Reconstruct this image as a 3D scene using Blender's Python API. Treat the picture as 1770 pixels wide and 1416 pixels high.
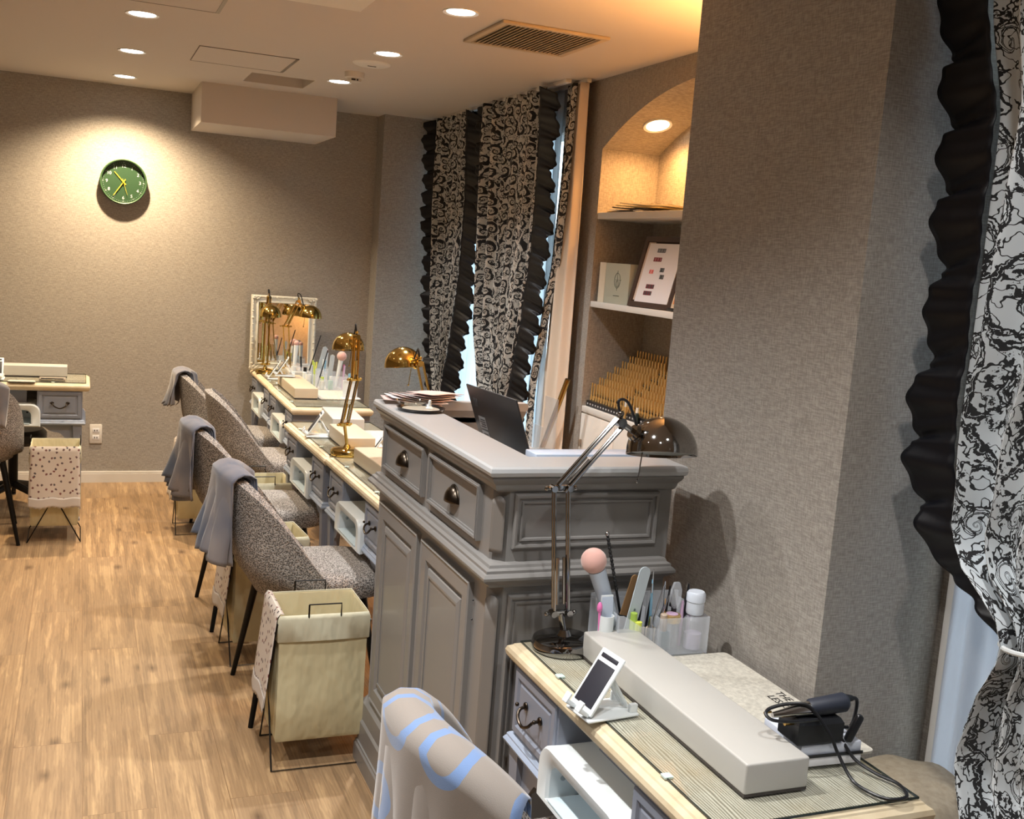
import bpy, bmesh, math, random
from mathutils import Vector, Matrix
for o in list(bpy.data.objects): bpy.data.objects.remove(o)
random.seed(7)
PI=math.pi
COL=bpy.context.scene.collection
SC=bpy.context.scene
# ------------------------------------------------------------------ camera, world, exposure
CAMH=1.55; YAW,PITCH,ROLL=0.39061378,0.13861426,0.07407296
def cam_axes():
    a,b,c=YAW,PITCH,ROLL
    fw=Vector((math.sin(a)*math.cos(b),math.cos(a)*math.cos(b),-math.sin(b)))
    r=Vector((math.cos(a),-math.sin(a),0)); u=r.cross(fw)
    return r*math.cos(c)+u*math.sin(c), -r*math.sin(c)+u*math.cos(c), fw
cd=bpy.data.cameras.new('camera'); cam=bpy.data.objects.new('camera',cd); COL.objects.link(cam)
r_,u_,f_=cam_axes()
cam.matrix_world=Matrix(((r_.x,u_.x,-f_.x,0),(r_.y,u_.y,-f_.y,0),(r_.z,u_.z,-f_.z,CAMH),(0,0,0,1)))
cd.sensor_width=36; cd.lens=1840/1770*36; cd.clip_start=.02; cd.clip_end=100
SC.camera=cam
SC.view_settings.view_transform='Standard'; SC.view_settings.look='None'
SC.view_settings.exposure=0.65; SC.view_settings.gamma=1; SC.view_settings.use_curve_mapping=False
w=bpy.data.worlds.new('world'); SC.world=w; w.use_nodes=True
w.node_tree.nodes['Background'].inputs[0].default_value=(.74,.90,1,1)
w.node_tree.nodes['Background'].inputs[1].default_value=3.5
WARM=(1,.83,.61); NEUT=(1,.985,.96); ORANGE=(1,.47,.14)
def spot(name,loc,energy,color,size=110,blend=.85,rad=.03):
    l=bpy.data.lights.new(name,'SPOT'); l.energy=energy; l.color=color; l.spot_size=math.radians(size); l.spot_blend=blend; l.shadow_soft_size=rad
    o=bpy.data.objects.new(name,l); COL.objects.link(o); o.location=loc; return o
CEIL=2.41
DL=[(.21,4.66,36,WARM),(.21,5.62,48,WARM),(.21,6.55,150,(1,.76,.48)),(1.237,3.755,85,NEUT),(1.237,4.74,58,NEUT),(1.237,5.705,42,NEUT),
    (.21,3.7,30,WARM),(.21,2.7,52,NEUT),(.21,1.7,84,NEUT),(1.0,.95,26,NEUT),(1.0,-.3,20,NEUT),(-.9,1.7,95,NEUT),(-.9,3.7,38,WARM),(-.9,5.62,45,WARM),(.0,-.6,30,NEUT),(.21,.75,42,NEUT)]
# ------------------------------------------------------------------ colour and material helpers
def s2l(c):
    return tuple((x/255/12.92 if x/255<=.04045 else ((x/255+.055)/1.055)**2.4) for x in c)+(1,)
class N:
    def __init__(s,name):
        s.m=bpy.data.materials.new(name); s.m.use_nodes=True; s.t=s.m.node_tree
        s.b=s.t.nodes['Principled BSDF']; s.out=s.t.nodes['Material Output']
    def n(s,typ,**k):
        nd=s.t.nodes.new(typ)
        for a,v in k.items():
            if a.startswith('i_'):
                key=a[2:]; key=int(key) if key.isdigit() else key
                s.set(nd.inputs[key],v)
            else: setattr(nd,a,v)
        return nd
    def set(s,inp,v):
        if isinstance(v,bpy.types.NodeSocket): s.t.links.new(v,inp)
        else: inp.default_value=v
    def math(s,op,a,b=None,c=None,clamp=False):
        nd=s.t.nodes.new('ShaderNodeMath'); nd.operation=op; nd.use_clamp=clamp
        s.set(nd.inputs[0],a)
        if b is not None: s.set(nd.inputs[1],b)
        if c is not None: s.set(nd.inputs[2],c)
        return nd.outputs[0]
    def mix(s,f,a,b):
        nd=s.t.nodes.new('ShaderNodeMix'); nd.data_type='RGBA'
        s.set(nd.inputs[0],f); s.set(nd.inputs[6],a); s.set(nd.inputs[7],b); return nd.outputs[2]
    def coord(s,kind='Object',scale=(1,1,1),loc=(0,0,0),rot=(0,0,0)):
        tc=s.t.nodes.new('ShaderNodeTexCoord'); mp=s.t.nodes.new('ShaderNodeMapping')
        s.t.links.new(tc.outputs[kind],mp.inputs[0]); mp.inputs[3].default_value=scale; mp.inputs[1].default_value=loc; mp.inputs[2].default_value=rot
        return mp.outputs[0]
    def noise(s,vec,scale,detail=3,rough=.5):
        nd=s.n('ShaderNodeTexNoise'); s.set(nd.inputs['Vector'],vec); nd.inputs['Scale'].default_value=scale; nd.inputs['Detail'].default_value=detail; nd.inputs['Roughness'].default_value=rough
        return nd.outputs[0]
    def ramp(s,f,stops):
        nd=s.t.nodes.new('ShaderNodeValToRGB'); e=nd.color_ramp.elements
        while len(e)<len(stops): e.new(.5)
        for i,(p,c) in enumerate(stops): e[i].position=p; e[i].color=c
        s.set(nd.inputs[0],f); return nd.outputs[0]
    def base(s,v): s.set(s.b.inputs['Base Color'],v)
    def bump(s,h,strength=.3,dist=.002):
        nd=s.t.nodes.new('ShaderNodeBump'); nd.inputs['Strength'].default_value=strength; nd.inputs['Distance'].default_value=dist
        s.set(nd.inputs['Height'],h); s.t.links.new(nd.outputs[0],s.b.inputs['Normal'])
MATS={}
def mat(name,rgb,rough=.5,metal=0,trans=0,coat=0,spec=.5,emit=None,es=0,var=0,alpha=1,sheen=0):
    if name in MATS: return MATS[name]
    n=N(name); c=s2l(rgb)
    if var:
        f=n.noise(n.coord('Object'),9,3); d=tuple(x*(1-var) for x in c[:3])+(1,)
        n.base(n.mix(f,d,tuple(min(1,x*(1+var)) for x in c[:3])+(1,)))
    else: n.b.inputs['Base Color'].default_value=c
    i=n.b.inputs; i['Roughness'].default_value=rough; i['Metallic'].default_value=metal; i['Transmission Weight'].default_value=trans
    i['Coat Weight'].default_value=coat; i['Specular IOR Level'].default_value=spec; i['Alpha'].default_value=alpha; i['Sheen Weight'].default_value=sheen
    if emit: i['Emission Color'].default_value=(*emit,1); i['Emission Strength'].default_value=es
    MATS[name]=n.m; return n.m
def wallpaper():
    n=N('woven_wallpaper'); P=n.coord('Object')
    v=n.noise(n.coord('Object',(420,420,60)),1,1,.5); h=n.noise(n.coord('Object',(45,45,420)),1,1,.5)
    s=n.math('ADD',v,h); big=n.noise(P,240,2)
    f=n.math('MULTIPLY_ADD',s,1.9,-1.45,True)
    f=n.math('ADD',n.math('MULTIPLY',f,.8),n.math('MULTIPLY',big,.2))
    n.base(n.mix(f,s2l((138,132,125)),s2l((177,171,163)))); n.b.inputs['Roughness'].default_value=.85; n.b.inputs['Specular IOR Level'].default_value=.2
    n.bump(s,.25,.0006); return n.m
def floorwood():
    n=N('oak_planks'); P=n.coord('Object',(1,1,1),(-.027,.35,0),(0,0,0))
    # planks run along y : brick texture wants rows along its x axis
    sp=n.n('ShaderNodeSeparateXYZ'); n.set(sp.inputs[0],P); cb=n.n('ShaderNodeCombineXYZ'); n.set(cb.inputs[0],sp.outputs[1]); n.set(cb.inputs[1],sp.outputs[0])
    def brick(c1,c2,mc,bias=0):
        b=n.n('ShaderNodeTexBrick'); n.set(b.inputs['Vector'],cb.outputs[0]); b.offset=.37; b.offset_frequency=2
        b.inputs['Color1'].default_value=c1; b.inputs['Color2'].default_value=c2; b.inputs['Mortar'].default_value=mc
        b.inputs['Scale'].default_value=1; b.inputs['Mortar Size'].default_value=.0012; b.inputs['Mortar Smooth'].default_value=.1
        b.inputs['Brick Width'].default_value=1.22; b.inputs['Row Height'].default_value=.1925; b.inputs['Bias'].default_value=bias; return b
    b=brick((0,0,0,1),(1,1,1,1),(0,0,0,1)); tone=b.outputs[0]; mortar=b.outputs[1]
    # offset the grain per plank
    off=n.n('ShaderNodeVectorMath',operation='MULTIPLY_ADD'); n.set(off.inputs[0],tone); off.inputs[1].default_value=(7,5,3); n.set(off.inputs[2],P)
    mp=n.n('ShaderNodeMapping'); n.set(mp.inputs[0],off.outputs[0]); mp.inputs[3].default_value=(20,1.5,1)
    g1=n.noise(mp.outputs[0],1.5,5,.62)
    mp2=n.n('ShaderNodeMapping'); n.set(mp2.inputs[0],off.outputs[0]); mp2.inputs[3].default_value=(120,3,1)
    g2=n.noise(mp2.outputs[0],1.0,3,.7)
    wv=n.n('ShaderNodeTexWave'); wv.wave_type='BANDS'; wv.bands_direction='X'; n.set(wv.inputs[0],mp.outputs[0]); wv.inputs['Scale'].default_value=1.6; wv.inputs['Distortion'].default_value=7; wv.inputs['Detail'].default_value=2; wv.inputs['Detail Scale'].default_value=.8
    f=n.math('ADD',n.math('MULTIPLY',g1,.75),n.math('MULTIPLY',wv.outputs[1],.05)); f=n.math('ADD',f,n.math('MULTIPLY',g2,.28)); f=n.math('ADD',f,n.math('MULTIPLY_ADD',n.math('SINE',n.math('MULTIPLY',g1,44.0)),.03,-.02))
    c=n.ramp(f,[(.36,s2l((120,96,70))),(.52,s2l((152,123,90))),(.70,s2l((192,160,118)))])
    c=n.mix(n.math('MULTIPLY',tone,.5),c,s2l((142,118,92)))
    kn=n.n('ShaderNodeTexVoronoi'); kn.voronoi_dimensions='2D'; mp3=n.n('ShaderNodeMapping'); n.set(mp3.inputs[0],off.outputs[0]); mp3.inputs[3].default_value=(3.4,1.7,1); n.set(kn.inputs[0],mp3.outputs[0]); kn.inputs['Scale'].default_value=1
    k=n.math('MULTIPLY_ADD',n.math('ADD',kn.outputs[0],n.math('MULTIPLY',g2,.06)),-11,1.25,True)
    c=n.mix(n.math('MULTIPLY',k,.8),c,s2l((64,44,32)))
    c=n.mix(n.math('MULTIPLY',mortar,.6),c,s2l((110,82,58)))
    n.base(c); n.b.inputs['Roughness'].default_value=.42; n.b.inputs['Specular IOR Level'].default_value=.35
    n.bump(g2,.12,.001); return n.m
def desktop():
    n=N('weathered_oak_top'); P=n.coord('Object')
    wv=n.n('ShaderNodeTexWave'); wv.wave_type='BANDS'; wv.bands_direction='X'; n.set(wv.inputs[0],n.coord('Object',(1,.16,1))); wv.inputs['Scale'].default_value=58; wv.inputs['Distortion'].default_value=12; wv.inputs['Detail'].default_value=3; wv.inputs['Detail Scale'].default_value=.5; wv.inputs['Detail Roughness'].default_value=.4
    g=n.noise(n.coord('Object',(260,12,60)),1,3,.7); b=n.noise(P,6,3)
    f=n.math('ADD',n.math('MULTIPLY',wv.outputs[1],.5),n.math('MULTIPLY',g,.5))
    c=n.ramp(f,[(.25,s2l((146,138,122))),(.5,s2l((192,184,166))),(.75,s2l((222,216,202)))])
    c=n.mix(n.math('MULTIPLY_ADD',b,2.6,-1.25,True),c,s2l((178,154,116)))
    n.base(c); n.b.inputs['Roughness'].default_value=.45; n.bump(f,.25,.001); return n.m
def toile(name,scale=11.0,light=(206,208,206),dens=.5,engraved=False):
    n=N(name); U=n.coord('UV',(scale,scale,1)); warp=n.n('ShaderNodeTexNoise'); n.set(warp.inputs[0],U); warp.inputs['Scale'].default_value=1.6; warp.inputs['Detail'].default_value=2
    vm=n.n('ShaderNodeVectorMath',operation='MULTIPLY_ADD'); n.set(vm.inputs[0],warp.outputs[1]); vm.inputs[1].default_value=(.5,.5,0); n.set(vm.inputs[2],U)
    vm.inputs[1].default_value=(.35,.35,0)
    vo=n.n('ShaderNodeTexVoronoi'); vo.voronoi_dimensions='2D'; n.set(vo.inputs[0],vm.outputs[0]); vo.inputs['Scale'].default_value=1; vo.inputs['Randomness'].default_value=.8
    d=n.n('ShaderNodeVectorMath',operation='SUBTRACT'); n.set(d.inputs[0],vm.outputs[0]); n.set(d.inputs[1],vo.outputs['Position'])
    sp=n.n('ShaderNodeSeparateXYZ'); n.set(sp.inputs[0],d.outputs[0]); th=n.math('ARCTAN2',sp.outputs[1],sp.outputs[0])
    r=n.math('MAXIMUM',vo.outputs[0],.02); lg=n.math('LOGARITHM',r,2.718)
    hand=n.math('SIGN',n.math('SUBTRACT',n.n('ShaderNodeSeparateXYZ',i_0=vo.outputs['Color']).outputs[0],.5))
    ph=n.math('ADD',n.math('MULTIPLY',th,hand),n.math('MULTIPLY',lg,4.4))
    sn=n.math('SINE',ph); n1=n.noise(U,7,3,.6)
    spir=n.math('GREATER_THAN',n.math('ADD',sn,n.math('MULTIPLY',n.math('SUBTRACT',n1,.5),1.7)),dens)
    hatch=n.math('GREATER_THAN',n.math('SINE',n.math('MULTIPLY',ph,5.0)),.1)
    hz=n.math('GREATER_THAN',n.noise(U,2.2,1),.52)
    hm=n.math('MULTIPLY',n.math('MULTIPLY',hatch,hz),n.math('GREATER_THAN',sn,.25))
    leaf=n.math('GREATER_THAN',n.noise(U,9,4,.65),.53); lz=n.math('LESS_THAN',n.noise(U,1.7,1),.52)
    a=n.math('MAXIMUM',n.math('MAXIMUM',spir,n.math('MULTIPLY',hm,.85)),n.math('MULTIPLY',leaf,lz))
    if engraved:
        q=n.math('ADD',sn,n.math('MULTIPLY',n.math('SUBTRACT',n1,.5),1.5))
        line=n.math('LESS_THAN',n.math('ABSOLUTE',n.math('SUBTRACT',q,.5)),.17)
        fh=n.math('MULTIPLY',n.math('GREATER_THAN',q,.5),n.math('GREATER_THAN',n.math('SINE',n.math('ADD',n.math('MULTIPLY',ph,7.0),n.math('MULTIPLY',n1,14.0))),.35))
        line2=n.math('LESS_THAN',n.math('ABSOLUTE',n.math('SUBTRACT',n.noise(U,3.3,2,.5),.5)),.016)
        a=n.math('MAXIMUM',n.math('MAXIMUM',line,fh),n.math('MAXIMUM',line2,n.math('MULTIPLY',leaf,n.math('LESS_THAN',n.noise(U,1.7,1),.43))))
    n.base(n.mix(a,s2l(light),s2l((20,21,25)))); n.b.inputs['Roughness'].default_value=.75; n.b.inputs['Sheen Weight'].default_value=.2
    return n.m
def boucle(name='grey_boucle'):
    n=N(name); P=n.coord('Object'); v=n.n('ShaderNodeTexVoronoi'); n.set(v.inputs[0],P); v.inputs['Scale'].default_value=210
    z=n.noise(P,260,1,.6)
    f=n.math('ADD',n.math('MULTIPLY',v.outputs[0],.7),n.math('MULTIPLY',z,.5))
    n.base(n.ramp(f,[(.28,s2l((66,62,60))),(.5,s2l((104,100,97))),(.72,s2l((166,160,155)))])); n.b.inputs['Roughness'].default_value=.95; n.b.inputs['Specular IOR Level'].default_value=.1
    n.bump(f,.8,.004); return n.m
def towelmat(name,c1,c2,rings=False,scale=7):
    n=N(name); U=n.coord('UV'); z=n.noise(U,scale,2,.5)
    if rings:
        vo=n.n('ShaderNodeTexVoronoi'); vo.voronoi_dimensions='2D'; n.set(vo.inputs[0],n.coord('UV',(9,9,1),(.35,.1,0))); vo.inputs['Scale'].default_value=1; vo.inputs['Randomness'].default_value=.7
        dd=n.math('ADD',vo.outputs[0],n.math('MULTIPLY',n.math('SUBTRACT',z,.5),.25))
        f=n.math('MULTIPLY',n.math('GREATER_THAN',dd,.24),n.math('LESS_THAN',dd,.38))
        c=n.mix(f,s2l(c1),s2l(c2))
    else:
        c=n.mix(n.math('MULTIPLY_ADD',z,3,-1.1,True),s2l(c1),s2l(c2))
    n.base(c); n.b.inputs['Roughness'].default_value=.9; n.b.inputs['Sheen Weight'].default_value=.3
    n.bump(n.noise(n.coord('UV',(900,900,1)),1,1),.3,.0008); return n.m
def floral():
    n=N('floral_cotton'); U=n.coord('UV'); vo=n.n('ShaderNodeTexVoronoi'); vo.voronoi_dimensions='2D'; n.set(vo.inputs[0],U); vo.inputs['Scale'].default_value=34
    z=n.noise(U,180,2)
    f=n.math('LESS_THAN',n.math('ADD',vo.outputs[0],n.math('MULTIPLY',z,.25)),.30)
    n.base(n.mix(f,s2l((196,186,176)),n.mix(n.n('ShaderNodeSeparateXYZ',i_0=vo.outputs['Color']).outputs[0],s2l((120,70,66)),s2l((84,82,84))))); n.b.inputs['Roughness'].default_value=.9; return n.m
def glassmat(name,tint=(.93,.97,.95),gl=.03,ior=1.45):
    n=N(name); t=n.n('ShaderNodeBsdfTransparent'); t.inputs[0].default_value=(*tint,1); g=n.n('ShaderNodeBsdfGlossy'); g.inputs['Roughness'].default_value=gl
    lw=n.n('ShaderNodeLayerWeight'); mx=n.n('ShaderNodeMixShader'); n.set(mx.inputs[0],n.math('MULTIPLY_ADD',n.math('POWER',lw.outputs['Facing'],4.0),.55,.045)); n.set(mx.inputs[1],t.outputs[0]); n.set(mx.inputs[2],g.outputs[0]); n.t.links.new(mx.outputs[0],n.out.inputs[0]); return n.m
def frosted(name,col=(205,214,224),f=.5):
    n=N(name); t=n.n('ShaderNodeBsdfTransparent'); n.b.inputs['Base Color'].default_value=s2l(col); n.b.inputs['Roughness'].default_value=.2
    mx=n.n('ShaderNodeMixShader',i_0=f); n.set(mx.inputs[1],t.outputs[0]); n.set(mx.inputs[2],n.b.outputs[0]); n.t.links.new(mx.outputs[0],n.out.inputs[0]); return n.m
def sheer(name,col=(225,232,238),tr=.55,tp=.12):
    n=N(name); dfu=n.n('ShaderNodeBsdfDiffuse'); dfu.inputs[0].default_value=s2l(col); tl=n.n('ShaderNodeBsdfTranslucent'); tl.inputs[0].default_value=s2l(col); t=n.n('ShaderNodeBsdfTransparent')
    a=n.n('ShaderNodeMixShader',i_0=tr); n.set(a.inputs[1],dfu.outputs[0]); n.set(a.inputs[2],tl.outputs[0])
    b=n.n('ShaderNodeMixShader',i_0=tp); n.set(b.inputs[1],a.outputs[0]); n.set(b.inputs[2],t.outputs[0]); n.t.links.new(b.outputs[0],n.out.inputs[0]); return n.m
def brushed(name,c1,c2,scale):
    n=N(name); f=n.noise(n.coord('Object'),scale,4,.6); n.base(n.mix(n.math('MULTIPLY_ADD',f,3,-1,True),s2l(c1),s2l(c2))); n.b.inputs['Roughness'].default_value=.6; return n.m
WALL=wallpaper(); FLOOR=floorwood(); DTOP=desktop(); TOILE=toile('toile_print',8.5,(216,224,230),.5,True); TOILE2=toile('toile_print_far',17.0,(196,195,190),.3); BOUCLE=boucle()
CEILM=mat('ceiling_paint',(204,195,186),.9); WHITE=mat('white_plastic',(222,228,230),.28); WPAINT=mat('white_paint',(216,212,206),.5)
CAB=mat('greige_lacquer',(126,124,122),.38,coat=.15); CTOP=mat('pale_grey_lacquer',(176,178,180),.3,coat=.2)
BLUE=mat('blue_grey_lacquer',(128,133,146),.4); BLUEL=mat('blue_grey_lacquer_light',(158,170,190),.38)
EDGE=brushed('pale_oak_edge',(196,178,146),(214,199,170),14)
CHROME=mat('chrome',(180,178,176),.16,1); SMOKE=mat('smoked_chrome',(150,148,146),.07,1); BRASS=mat('brass',(214,184,108),.12,1); BRASSD=mat('aged_brass',(176,140,78),.2,1); BRONZE=mat('dark_bronze',(74,66,58),.3,1)
BLACK=mat('black_plastic',(22,23,27),.4); BLKM=mat('black_metal',(18,18,18),.4,.6); BLKF=mat('black_satin_fabric',(7,9,17),.45,spec=.35); NAVY=mat('navy_rubber',(34,40,54),.55)
def canvas(name,rgb):
    n=N(name); z=n.noise(n.coord('Object',(1,1,.45)),9,3,.5); c=s2l(rgb); n.base(n.mix(z,tuple(x*.86 for x in c[:3])+(1,),c)); n.b.inputs['Roughness'].default_value=.85; n.bump(z,.9,.03); return n.m
CREAM=canvas('cream_canvas',(198,188,152)); CREAML=canvas('cream_canvas_cuff',(196,192,168)); LEATH=mat('ivory_leatherette',(182,180,175),.42,coat=.1); LEATHT=mat('beige_leatherette',(190,176,154),.45)
GLASS=glassmat('clear_glass',(.96,.975,.97)); FROST=frosted('frosted_acrylic',(230,236,244),.28); CLEAR=frosted('clear_acrylic',(215,225,232),.3); SHEER=sheer('sheer_voile'); SHEER2=sheer('dense_voile',(206,208,214),.5,.0); BEIGEC=mat('beige_lining',(214,198,180),.85,sheen=.2)
TAUPE=brushed('taupe_upholstery',(140,126,106),(160,147,126),60); STONE=brushed('speckled_mat',(172,168,158),(204,200,188),120)
PAPER=mat('white_paper',(226,226,230),.7); PINK=mat('pink_paper',(205,180,176),.7); GOLD=mat('gold_cap',(240,208,146),.24,.8); MIRR=mat('mirror_glass',(235,235,235),.02,1)
# ------------------------------------------------------------------ mesh helpers
def bez(pts,k=8):
    out=[]; P=[Vector(p) for p in pts]
    for i in range(len(P)-1):
        p0=P[max(i-1,0)]; p1=P[i]; p2=P[i+1]; p3=P[min(i+2,len(P)-1)]
        for j in range(k):
            t=j/k; out.append(.5*((2*p1)+(p2-p0)*t+(2*p0-5*p1+4*p2-p3)*t*t+(3*p1-p0-3*p2+p3)*t**3))
    out.append(P[-1]); return out
class M:
    def __init__(s): s.b=bmesh.new(); s.uv=None
    def box(s,x0,x1,y0,y1,z0,z1,bev=0,mx=None,seg=2):
        g=bmesh.ops.create_cube(s.b,size=1)['verts']
        for v in g: v.co=Vector((x0+(v.co.x+.5)*(x1-x0),y0+(v.co.y+.5)*(y1-y0),z0+(v.co.z+.5)*(z1-z0)))
        if bev:
            es=list({e for v in g for e in v.link_edges}); rr=bmesh.ops.bevel(s.b,geom=es,offset=bev,segments=seg,affect='EDGES',profile=.5); g=rr['verts']
        if mx is not None: bmesh.ops.transform(s.b,matrix=mx,verts=g)
        return s
    def tube(s,pts,r,n=8,closed=False,cap=True):
        P=[Vector(p) for p in pts]; rings=[]; m=len(P); up=None
        for i,p in enumerate(P):
            if closed: t=(P[(i+1)%m]-P[i-1])
            else: t=(P[min(i+1,m-1)]-P[max(i-1,0)])
            t.normalize()
            if up is None: up=t.orthogonal().normalized()
            else:
                up=(up-t*up.dot(t)); up=up.normalized() if up.length>1e-6 else t.orthogonal().normalized()
            q=t.cross(up); rr=r[i] if isinstance(r,(list,tuple)) else r
            rings.append([s.b.verts.new(p+(up*math.cos(a)+q*math.sin(a))*rr) for a in [2*PI*k/n for k in range(n)]])
        for i in range(m if closed else m-1):
            A=rings[i]; B=rings[(i+1)%m]
            for k in range(n): s.b.faces.new((A[k],A[(k+1)%n],B[(k+1)%n],B[k]))
        if cap and not closed:
            s.b.faces.new(list(reversed(rings[0]))); s.b.faces.new(rings[-1])
        return s
    def lathe(s,prof,c=(0,0,0),n=32,mx=None):
        c=Vector(c); rings=[]
        for r,z in prof:
            if r<1e-6: rings.append([s.b.verts.new(Vector((0,0,z)))])
            else: rings.append([s.b.verts.new(Vector((r*math.cos(2*PI*k/n),r*math.sin(2*PI*k/n),z))) for k in range(n)])
        for A,B in zip(rings,rings[1:]):
            if len(A)==1 and len(B)==1: continue
            for k in range(n):
                if len(A)==1: s.b.faces.new((A[0],B[(k+1)%n],B[k]))
                elif len(B)==1: s.b.faces.new((A[k],A[(k+1)%n],B[0]))
                else: s.b.faces.new((A[k],A[(k+1)%n],B[(k+1)%n],B[k]))
        vs=[v for R in rings for v in R]
        if mx is not None: bmesh.ops.transform(s.b,matrix=mx,verts=vs)
        bmesh.ops.translate(s.b,vec=c,verts=vs); return s
    def grid(s,fn,nu,nv,closed_u=False,uvs=None):
        if uvs and s.uv is None: s.uv=s.b.loops.layers.uv.new('UVMap')
        V=[[s.b.verts.new(Vector(fn(i/nu,j/nv))) for i in range(nu+(0 if closed_u else 1))] for j in range(nv+1)]
        for j in range(nv):
            for i in range(nu):
                k=(i+1)%nu if closed_u else i+1
                f=s.b.faces.new((V[j][i],V[j][k],V[j+1][k],V[j+1][i]))
                if uvs:
                    for l,(a,b) in zip(f.loops,((i,j),(i+1,j),(i+1,j+1),(i,j+1))): l[s.uv].uv=(a/nu*uvs[0],b/nv*uvs[1])
        return s
    def loops(s,L,cap0=False,cap1=False):
        R=[[s.b.verts.new(Vector(p)) for p in l] for l in L]; n=len(R[0])
        for A,B in zip(R,R[1:]):
            for k in range(n): s.b.faces.new((A[k],A[(k+1)%n],B[(k+1)%n],B[k]))
        if cap0: s.b.faces.new(list(reversed(R[0])))
        if cap1: s.b.faces.new(R[-1])
        return s
    def stack(s,rect,prof,cap0=True,cap1=True):
        x0,x1,y0,y1=rect
        return s.loops([[(x0-o,y0-o,z),(x1+o,y0-o,z),(x1+o,y1+o,z),(x0-o,y1+o,z)] for o,z in prof],cap0,cap1)
    def prism(s,poly,z0,z1,mx=None):
        A=[s.b.verts.new(Vector((x,y,z0))) for x,y in poly]; B=[s.b.verts.new(Vector((x,y,z1))) for x,y in poly]; n=len(A)
        s.b.faces.new(list(reversed(A))); s.b.faces.new(B)
        for k in range(n): s.b.faces.new((A[k],A[(k+1)%n],B[(k+1)%n],B[k]))
        if mx is not None: bmesh.ops.transform(s.b,matrix=mx,verts=A+B)
        return s
    def frame(s,mp,a0,a1,b0,b1,prof,cap=True):   # mp(a,b,h): point on the face plus h outward; prof: (inset,height)
        L=[[mp(a0+d,b0+d,h),mp(a1-d,b0+d,h),mp(a1-d,b1-d,h),mp(a0+d,b1-d,h)] for d,h in prof]
        return s.loops(L,False,cap)
    def ball(s,c,r,n=16,sc=(1,1,1)):
        g=bmesh.ops.create_uvsphere(s.b,u_segments=n,v_segments=max(6,n//2),radius=r)['verts']
        for v in g: v.co=Vector((v.co.x*sc[0]+c[0],v.co.y*sc[1]+c[1],v.co.z*sc[2]+c[2]))
        return s
    def obj(s,name,mt,parent=None,world=False,smooth=35,sol=0,soff=0,sub=0):
        bmesh.ops.recalc_face_normals(s.b,faces=s.b.faces)
        if world and parent is not None:
            q=parent; off=Vector((0,0,0))
            while q is not None: off+=q.location; q=q.parent
            bmesh.ops.translate(s.b,vec=-off,verts=s.b.verts)
        me=bpy.data.meshes.new(name); s.b.to_mesh(me); s.b.free(); me.materials.append(mt)
        if smooth:
            for p in me.polygons: p.use_smooth=True
            me.set_sharp_from_angle(angle=math.radians(smooth))
        o=bpy.data.objects.new(name,me); COL.objects.link(o); o.parent=parent
        if sol:
            m=o.modifiers.new('thickness','SOLIDIFY'); m.thickness=sol; m.offset=soff
        if sub: m=o.modifiers.new('smooth','SUBSURF'); m.levels=sub; m.render_levels=sub
        return o
def tag(o,label=None,cat=None,group=None,kind=None):
    for k,v in (('label',label),('category',cat),('group',group),('kind',kind)):
        if v: o[k]=v
    return o
def thing(name,label,cat,loc=(0,0,0),rz=0,group=None):
    o=bpy.data.objects.new(name,None); COL.objects.link(o); o.location=loc; o.rotation_euler=(0,0,rz); o.empty_display_size=.05
    return tag(o,label,cat,group)
def struct(o): o['kind']='structure'; return o
def clone(o,loc=None,rz=None,label=None,group=None,parent=None):
    c=o.copy(); COL.objects.link(c); c.parent=parent
    if loc is not None: c.location=loc
    if rz is not None: c.rotation_euler=(0,0,rz)
    if label: c['label']=label
    if group: c['group']=group
    for ch in list(o.children): clone(ch,parent=c)
    return c
def text(body,size,mt,name,parent,mx,ext=.0004,align='CENTER'):
    cu=bpy.data.curves.new('t','FONT'); cu.body=body; cu.size=size; cu.extrude=ext; cu.align_x=align; cu.align_y='CENTER'; cu.resolution_u=3
    t=bpy.data.objects.new('t',cu); COL.objects.link(t); bpy.context.view_layer.update()
    me=bpy.data.meshes.new_from_object(t.evaluated_get(bpy.context.evaluated_depsgraph_get())); bpy.data.objects.remove(t)
    me.transform(mx); me.materials.clear(); me.materials.append(mt); me.name=name
    o=bpy.data.objects.new(name,me); COL.objects.link(o); o.parent=parent; return o
def join_meshes(objs):
    b=bmesh.new()
    for o in objs: b.from_mesh(o.data)
    o=objs[0]; me=bpy.data.meshes.new(o.name); b.to_mesh(me); b.free(); me.materials.append(o.data.materials[0]); o.data=me
    for q in objs[1:]: bpy.data.objects.remove(q)
    return o
RX=lambda a:Matrix.Rotation(a,4,'X'); RY=lambda a:Matrix.Rotation(a,4,'Y'); RZ=lambda a:Matrix.Rotation(a,4,'Z'); TR=lambda *v:Matrix.Translation(v)
# ------------------------------------------------------------------ room shell
XL,YB,XR=-2.3,-2.2,2.22; YW=6.95; PX,PY0,PY1=1.34,1.60,2.27
struct(M().box(XL-.1,XR+.45,YB-.1,YW+.1,-.06,0).obj('floor',FLOOR,smooth=0))
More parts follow.
